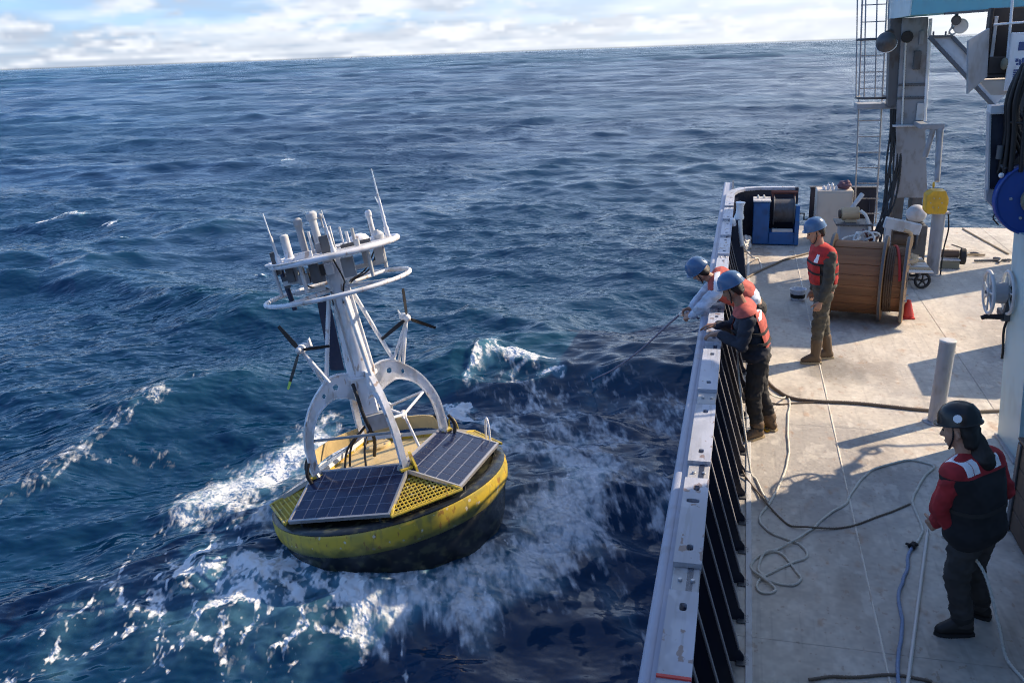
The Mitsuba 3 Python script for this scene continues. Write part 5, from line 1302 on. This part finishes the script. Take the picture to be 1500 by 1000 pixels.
put('bracket', hull([(x, y, z) for y in (8.95, 9.0) for x, z in ((2.49, 1.60), (2.51, 1.60), (2.45, 1.26), (2.52, 1.26))]), 'mat_dark_steel', smooth=False, parent=rl)
put('bracket_arm', bx((2.45, 8.96, 1.28), (2.53, 9.16, 1.34), 0.006), 'mat_dark_steel', parent=rl)
put('brake_handle', tube([(2.27, 8.95, 1.285), (2.30, 8.95, 1.30), (2.46, 8.95, 1.305)], [0.02, 0.024, 0.028], 10), 'mat_black', 60, rl)
put('cable', tube(spline([(2.515, 9.0, 1.28), (2.50, 9.02, 1.15), (2.525, 9.05, 0.95), (2.53, 9.06, 0.85)], 6), 0.012, 6), 'mat_black', 60, rl)
bd2 = thing('notice_board', 'white notice board with faded blue print above the black hoses', 'board')
put('board', bx((2.345, 9.5, 3.34), (2.86, 9.53, 3.86), 0.006), 'mat_white', parent=bd2)
mat('print_blue', (0.05, 0.08, 0.20), 0.6)
put('print_square', bx((2.415, 9.496, 3.70), (2.475, 9.4995, 3.775), 0.0), 'mat_print_blue', smooth=False, parent=bd2)
put('print_mark', cat(bx((2.405, 9.496, 3.60), (2.43, 9.4995, 3.63), 0), bx((2.435, 9.496, 3.57), (2.455, 9.4995, 3.62), 0), bx((2.46, 9.496, 3.58), (2.53, 9.4995, 3.635), 0), bx((2.415, 9.496, 3.57), (2.43, 9.4995, 3.59), 0)), 'mat_print_blue', smooth=False, parent=bd2)
put('print_block', cat(*[bx((2.40, 9.496, 3.46 + 0.02 * i), (2.58, 9.4995, 3.473 + 0.02 * i), 0) for i in range(4)]), 'mat_print_blue', smooth=False, parent=bd2)
put('stand', bx((2.60, 9.531, 2.56), (2.66, 9.58, 3.8), 0.004), 'mat_grey', parent=bd2)
mat('umber', (0.045, 0.036, 0.032), 0.7)
_before = set(scene)
eb = thing('equipment_box', 'open dark brown equipment box with a pale grey side plate beneath the teal beam', 'box')
put('side_plate', hull([np.array(p) + d for p in ((2.44, 11.75, 3.79), (2.69, 11.95, 3.92), (2.73, 11.95, 3.38), (2.50, 11.75, 3.20)) for d in (V(0, 0, 0), V(0.015, -0.015, 0))]), 'mat_grey', smooth=False, parent=eb)
put('back', bx((2.72, 12.1, 3.40), (3.7, 12.14, 4.14), 0.005), 'mat_umber', parent=eb)
put('floor', bx((2.72, 11.95, 3.36), (3.7, 12.098, 3.398), 0.005), 'mat_umber', parent=eb)
put('left_side', bx((2.70, 11.95, 3.40), (2.735, 12.098, 4.14), 0.005), 'mat_umber', parent=eb)
put('inner_post', bx((2.76, 12.0, 3.42), (2.80, 12.06, 4.05), 0.005), 'mat_pale_grey', parent=eb)
put('motor_block', bx((2.74, 11.97, 3.40), (3.05, 12.09, 3.60), 0.012), 'mat_umber', parent=eb)
put('drip_plate', hull([(2.66, 11.9, 3.33), (3.05, 11.9, 3.33), (2.70, 12.4, 3.355), (3.05, 12.4, 3.355), (2.80, 11.9, 3.17), (3.05, 11.9, 3.17)]), 'mat_cream', smooth=False, parent=eb)
put('white_pole', rod((2.935, 11.93, 3.55), (2.90, 11.93, 4.35), 0.016), 'mat_white', 60, eb)
put('rail', rod((2.74, 11.92, 3.955), (3.35, 11.92, 3.985), 0.013), 'mat_white', 60, eb)
put('green_valve', ball((2.90, 11.9, 3.52), 0.05, 2, (0.8, 0.8, 1.4)), 'mat_olive', 60, eb)
put('support_arm', bx((3.5, 12.0, 3.20), (6.5, 12.2, 3.355), 0.01), 'mat_dark_steel', parent=eb)
for k_ in [k for k in scene if k not in _before]:       # built at drawing size, set closer to the column
    scene[k_]['to_world'] = T().translate([0, 0, 0.77]).scale(0.80)
br_ = thing('brace', 'slanting pale channel brace hanging by a shackle under the teal beam', 'brace')
a0, a1, b0, b1 = V(2.88, 16.6, 3.84), V(3.22, 16.6, 3.83), V(3.90, 16.3, 2.74), V(4.06, 16.3, 2.94)
put('web', hull([p + d for p in (a0, a1, b0, b1) for d in (V(0, 0, 0), V(0, 0.012, 0))]), 'mat_pale_grey', smooth=False, parent=br_)
for p, q in ((a0, b0), (a1, b1)):
    put('flange', hull([e + d for e in (p, q) for d in (V(-0.018, -0.07, -0.018), V(0.018, -0.07, 0.018), V(-0.018, 0.06, -0.018), V(0.018, 0.06, 0.018))]), 'mat_dark_steel', smooth=False, parent=br_)
put('end_plate', hull([e + d for e in (a0, a1) for d in (V(0, -0.07, 0.0), V(0, 0.06, 0), V(0, -0.07, 0.03), V(0, 0.06, 0.03))]), 'mat_dark_steel', smooth=False, parent=br_)
for p in (a0 * 0.85 + a1 * 0.15, a0 * 0.3 + a1 * 0.7):
    put('pin', rod(p + (0, 0, 0.03), p + (0, 0, 0.09), 0.014), 'mat_dark_steel', 60, br_)
put('clip', rod(a1 * 0.45 + b1 * 0.55 + V(0.0, 0, 0.0), a1 * 0.45 + b1 * 0.55 + V(0.07, 0, 0.08), 0.018), 'mat_dark_steel', 60, br_)
sc = thing('shackle', 'steel shackle holding the upper end of the slanting brace', 'shackle')
put('bow', ring(a1 + V(0.0, 0, 0.09), (0, 1, 0.2), 0.05, 0.014, 22, 7), 'mat_steel', 60, sc)
put('link', ring(a1 + V(0.0, 0, 0.19), (1, 0.2, 0), 0.055, 0.013, 22, 7), 'mat_steel', 60, sc)
put('hanger', rod(a1 + V(0.0, 0, 0.23), a1 + V(0.02, 0, 0.42), 0.012), 'mat_steel', 60, sc)
pl = thing('sheave_block', 'pale yellowish sheave block hanging under the teal beam', 'pulley')
put('sheave', disc((3.32, 16.56, 3.99), (3.34, 16.66, 4.0), 0.115, 28, 0.015), 'mat_offwhite', 40, pl)
put('cheek', disc((3.24, 16.52, 4.08), (3.25, 16.6, 4.09), 0.075, 20, 0.01), 'mat_dark_steel', 40, pl)
put('strap', rod((3.26, 16.58, 4.08), (3.25, 16.58, 4.23), 0.02), 'mat_dark_steel', 60, pl)
put('slack_line', tube(spline([(3.14, 17.75, 3.80), (3.18, 17.3, 3.78), (3.19, 16.9, 3.83), (3.20, 16.62, 4.0)], 7), 0.008, 6), 'mat_offwhite', 60, pl)
cr = thing('brown_crate', 'dark brown crate standing against the column beside the person in the black helmet', 'crate')
for i in range(4):
    put('board', bx((2.238, 5.2, 0.02 + 0.186 * i), (2.262, 7.27, 0.196 + 0.186 * i), 0.004), 'mat_brown', parent=cr)
put('end_panel', bx((2.263, 7.245, 0.02), (2.72, 7.27, 0.76), 0.004), 'mat_brown', parent=cr)
put('lid', bx((2.232, 5.19, 0.765), (2.74, 7.28, 0.79), 0.006), 'mat_brown', parent=cr)
for y in (5.25, 6.2, 7.2):
    put('batten', bx((2.222, y - 0.035, 0.0), (2.2375, y + 0.035, 0.762), 0.004), 'mat_dark_steel', parent=cr)
put('rust_patch', bx((2.2365, 6.55, 0.40), (2.2378, 6.85, 0.55), 0), 'mat_red_brown', smooth=False, parent=cr)
dw = thing('deck_winch', 'grey winch housing standing behind the cyan column', 'winch')
put('housing', bx((3.72, 11.4, 0.1), (4.5, 12.5, 1.5), 0.03), 'mat_grey', parent=dw)
put('bed', bx((3.68, 11.35, 0), (4.54, 12.55, 0.098), 0.01), 'mat_dark_steel', parent=dw)
put('drum', disc((4.52, 11.95, 0.8), (4.9, 11.95, 0.8), 0.45, 30), 'mat_dark_steel', 40, dw)
lw = thing('lifting_wire', 'lifting wire with a hook block stretched above the deck beside the deckhouse', 'wire')
put('wire', tube(spline([(3.05, 8.0, 3.0), (3.54, 9.66, 2.62), (3.9, 10.2, 2.58), (4.27, 10.83, 2.60), (4.6, 10.93, 2.62), (5.2, 11.1, 2.64), (6.5, 11.4, 2.9)], 7), 0.022, 8), 'mat_dark_steel', 60, lw)
put('hook_block', along(bx((-0.06, -0.05, -0.12), (0.06, 0.05, 0.12), 0.02), (3.95, 10.28, 2.57), (0.6, 0.75, 0)), 'mat_dark_steel', parent=lw)
put('hook', ring((4.2, 10.72, 2.58), (0.2, 0.1, 1), 0.07, 0.02, 24, 8), 'mat_dark_steel', 60, lw)

# ------------------------------------------------------------------ ropes and small things on the deck
mat('rope_white', proc(lambda p, n, uv: mix((0.72, 0.70, 0.62), (0.48, 0.46, 0.40), fbm(p.x * 60, p.y * 60, p.z * 60, 2))), 0.8)
mat('rope_blue', proc(lambda p, n, uv: mix((0.30, 0.38, 0.52), (0.16, 0.22, 0.36), fbm(p.x * 60, p.y * 60, p.z * 60, 2))), 0.8)
mat('hose_dark', (0.16, 0.125, 0.095), 0.65)


def lay(name, pts, r, mt, label, cat_='rope', z=None, m=7, parent=None, jig=0.006):
    p = np.array([(*q[:2], (q[2] if len(q) > 2 else 0.0) + r + 0.001) for q in pts], float)
    q = spline(p, m)
    jj = meshkit.fbm(np.stack([q[:, 0] * 3.1, q[:, 1] * 3.1, 0 * q[:, 0] + len(q)], -1), 3, 5) - 0.5
    kk = meshkit.fbm(np.stack([q[:, 0] * 2.7, q[:, 1] * 2.7, 0 * q[:, 0] + 9.0], -1), 3, 6) - 0.5
    q[1:-1, 0] += 6 * jig * jj[1:-1]
    q[1:-1, 1] += 6 * jig * kk[1:-1]
    if 'rope' in name:                              # three laid strands
        L = np.concatenate([[0], np.cumsum(np.linalg.norm(np.diff(q, axis=0), axis=1))])
        S = np.arange(0, L[-1], r * 0.85)
        q = np.stack([np.interp(S, L, q[:, k]) for k in range(3)], 1)
        g = tube(q, 1.0, 12)
        nv = len(q) * 12
        ang = np.tile(np.arange(12) * 2 * np.pi / 12, len(q))
        f_ = r * (0.98 + 0.16 * np.cos(3 * ang - np.repeat(S, 12) * 2 * np.pi / (r * 2.6)))
        c_ = np.repeat(q, 12, 0)
        g.vertices[:nv] = c_ + (g.vertices[:nv] - c_) * f_[:, None]
    else:
        g = tube(q, r, 8)
    if parent:
        return put(name, g, mt, 60, parent)
    k = thing(name, label, cat_)
    scene[k] = mikit.ply(g, mt, smooth=60)
    return k


WR = [(0.30, 8.95, 0.55), (0.40, 9.3, 0.25), (0.55, 9.75, 0.03), (0.63, 9.86), (0.60, 9.3), (0.57, 8.76), (0.57, 8.5), (0.52, 7.97), (0.36, 7.27), (0.29, 7.04), (0.3, 6.88), (0.38, 6.75), (0.51, 6.67), (0.58, 6.62), (0.63, 6.51), (0.61, 6.41), (0.5, 6.32), (0.29, 6.08), (0.24, 5.95), (0.27, 5.88), (0.34, 5.89), (0.37, 5.95),
      (0.29, 6.05, 0.02), (0.2, 6.21), (0.25, 6.37), (0.37, 6.47), (0.45, 6.41), (0.54, 6.2), (0.56, 6.11), (0.5, 6.02), (0.36, 6.03), (0.28, 6.1, 0.02), (0.26, 6.24), (0.3, 6.41, 0.02), (0.4, 6.51), (0.55, 6.66, 0.02), (0.69, 6.9), (0.84, 7.17), (1.01, 7.38), (1.06, 7.57), (1.19, 7.9), (1.31, 8.11), (1.55, 8.31), (1.69, 8.39), (1.81, 8.35), (1.86, 8.26), (1.72, 8.0), (1.56, 7.53), (1.57, 7.12), (1.54, 6.95), (1.47, 6.79)]
lay('white_rope', WR, 0.0100, 'mat_rope_white', 'long off white rope looping in coils across the shaded deck beside the bulwark')
lay('grey_rope', [(0.1, 7.89, 0.05), (0.21, 7.62), (0.33, 7.26, 0.02), (0.41, 7.12), (0.51, 6.92), (0.66, 6.89, 0.02), (0.89, 6.95), (1.08, 7.06), (1.3, 7.26), (1.54, 7.49)], 0.008, 'mat_hose_dark', 'thin dark rope crossing the coiled off white rope from the bulwark')
lay('blue_rope', [(1.47, 6.79), (1.39, 6.62), (1.37, 6.44), (1.3, 6.25), (1.24, 6.08), (1.22, 5.9), (1.21, 5.7), (1.14, 5.38), (1.08, 5.0), (1.05, 4.5)], 0.0125, 'mat_rope_blue', 'pale blue rope tied to the end of the off white rope')
kn_ = thing('rope_knot', 'dark knot joining the blue rope to the off white rope', 'knot')
scene[kn_] = mikit.ply(cat(ring((1.46, 6.77, 0.03), (0.3, 0.2, 1), 0.018, 0.011, 18, 7), ring((1.44, 6.73, 0.028), (1, 0.4, 0.4), 0.016, 0.011, 18, 7), ring((1.43, 6.74, 0.025), (0.2, 1, 0.3), 0.02, 0.010, 18, 7), rod((1.395, 6.78, 0.02), (1.44, 6.75, 0.02), 0.010)), 'mat_rubber', smooth=60)
bh = thing('boat_pole', 'long straight white pole lying on the shaded deck beside the blue rope', 'pole')
put('shaft', rod((1.59, 6.99, 0.014), (1.03, 4.55, 0.014), 0.0125), 'mat_offwhite', 60, bh)
put('tip', rod((1.604, 7.05, 0.014), (1.591, 6.993, 0.014), 0.009, 0.012), 'mat_steel', 60, bh)
lay('hauling_rope', [(1.43, 5.86, 0.68), (1.62, 5.60, 0.55), (1.72, 5.50, 0.25), (1.78, 5.42, 0.03), (1.84, 5.25), (1.90, 5.0)], 0.010, 'mat_rope_white', 'pale rope hanging from the hand of the person in the black helmet')
lay('short_cord', [(1.79, 7.47), (1.75, 7.2), (1.72, 7.02), (1.69, 6.96), (1.74, 6.94)], 0.009, 'mat_rope_white', 'short pale cord on the deck ahead of the person in the black helmet', 'cord')
lay('thin_rope', [(0.55, 4.97), (0.68, 5.03), (0.83, 5.05), (1.08, 5.12), (1.3, 5.1)], 0.010, 'mat_hose_dark', 'thin dark rope at the bottom edge of the shaded deck')
lay('dark_hose', [(0.30, 10.75), (0.36, 10.51), (0.44, 10.2), (0.52, 10.01), (0.66, 9.82), (0.95, 9.77), (1.31, 9.78), (1.7, 9.73), (2.06, 9.69), (2.5, 9.72), (3.1, 9.9)], 0.018, 'mat_hose_dark', 'thick dark hose crossing the sunlit deck behind the standing post', 'hose', jig=0.003)
lay('loop_cord', [(0.26, 9.5, 0.3), (0.30, 10.06, 0.05), (0.36, 9.78), (0.49, 9.64), (0.71, 9.71), (1.09, 9.80)], 0.008, 'mat_hose_dark', 'thin dark cord looping beside the thick dark hose', 'cord')
lay('yellow_rope', [(0.32, 9.05, 0.28), (0.36, 9.0, 0.12), (0.33, 8.85), (0.26, 8.80), (0.30, 8.97), (0.38, 8.85), (0.42, 8.98)], 0.011, 'mat_yellow', 'short yellow rope bight by the boots of the person in the dark shirt')
lay('rail_rope', [(0.02, 9.0, 0.98), (0.05, 8.7, 0.72), (0.10, 8.35, 0.42), (0.16, 8.05, 0.18), (0.20, 7.85, 0.0), (0.24, 7.72), (0.28, 7.55), (0.35, 7.27, 0.015)], 0.010, 'mat_rope_white', 'pale rope hanging down the bulwark brackets to the coiled off white rope')
lay('far_hose', [(0.11, 15.2), (0.25, 15.6), (0.46, 16.07), (0.84, 16.81), (1.3, 17.43)], 0.02, 'mat_hose_dark', 'thin dark hose lying on the deck before the blue winch', 'hose')
lay('pale_cord', [(0.05, 14.8, 0.7), (0.12, 15.3, 0.5), (0.25, 16.3, 0.15), (0.36, 16.9), (0.40, 16.3), (0.38, 15.9)], 0.012, 'mat_offwhite', 'pale cord trailing from the white fairlead to the deck', 'cord')
lay('deck_line', [(4.52, 20.1), (4.62, 19.2), (4.74, 18.2), (4.80, 17.7)], 0.016, 'mat_tan', 'brownish line stretched straight across the far right deck', 'line', jig=0.0)
lay('stray_cord', [(4.0, 18.5), (4.15, 18.0), (4.05, 17.7), (4.2, 17.55)], 0.008, 'mat_hose_dark', 'thin cord lying near the dark shackles on the far deck', 'cord')
bk = thing('bucket', 'small white and black bucket on the deck behind the standing person', 'bucket')
put('pail', along(lathe([(0, 0), (0.10, 0), (0.12, 0.16), (0.128, 0.165), (0.115, 0.165), (0.098, 0.01), (0, 0.01)], 24), (0.93, 14.15, 0.001), (0, 0, 1)), 'mat_white', 40, bk)
put('band', along(lathe([(0.104, 0.03), (0.109, 0.03), (0.116, 0.09), (0.110, 0.09)], 24), (0.93, 14.15, 0.001), (0, 0, 1)), 'mat_black', 40, bk)
hp = thing('canvas_heap', 'crumpled whitish canvas heap between the bulwark and the blue winch', 'canvas')
m = trimesh.creation.icosphere(4)
m.vertices = m.vertices * (0.11, 0.42, 0.14) + (0.11, 17.9, 0.10) + 0.16 * (meshkit.fbm(m.vertices * 2.4 + 2, 4, 6) - 0.5)[:, None] * m.vertices
m.vertices[:, 2] = np.maximum(m.vertices[:, 2], 0.002)
scene[hp] = mikit.ply(m, 'mat_offwhite', smooth=True)
# the tow line to the water
tw = thing('tow_line', 'dark tow line slanting from the white shirted person into the waves', 'line')
mat('tow', (0.20, 0.19, 0.25), 0.7)
put('rope', tube(spline([(-0.40, 9.85, 0.90), (-0.555, 9.93, 0.955), (-0.75, 10.35, 0.70), (-1.25, 11.6, -0.10), (-1.8, 12.9, -0.88), (-2.35, 14.1, -1.55), (-2.8, 15.0, -2.2)], 8), 0.014, 8), 'mat_tow', 60, tw)
put('grip', rod((-0.54, 9.92, 0.95), (-0.62, 10.07, 0.885), 0.028), 'mat_offwhite', 60, tw)
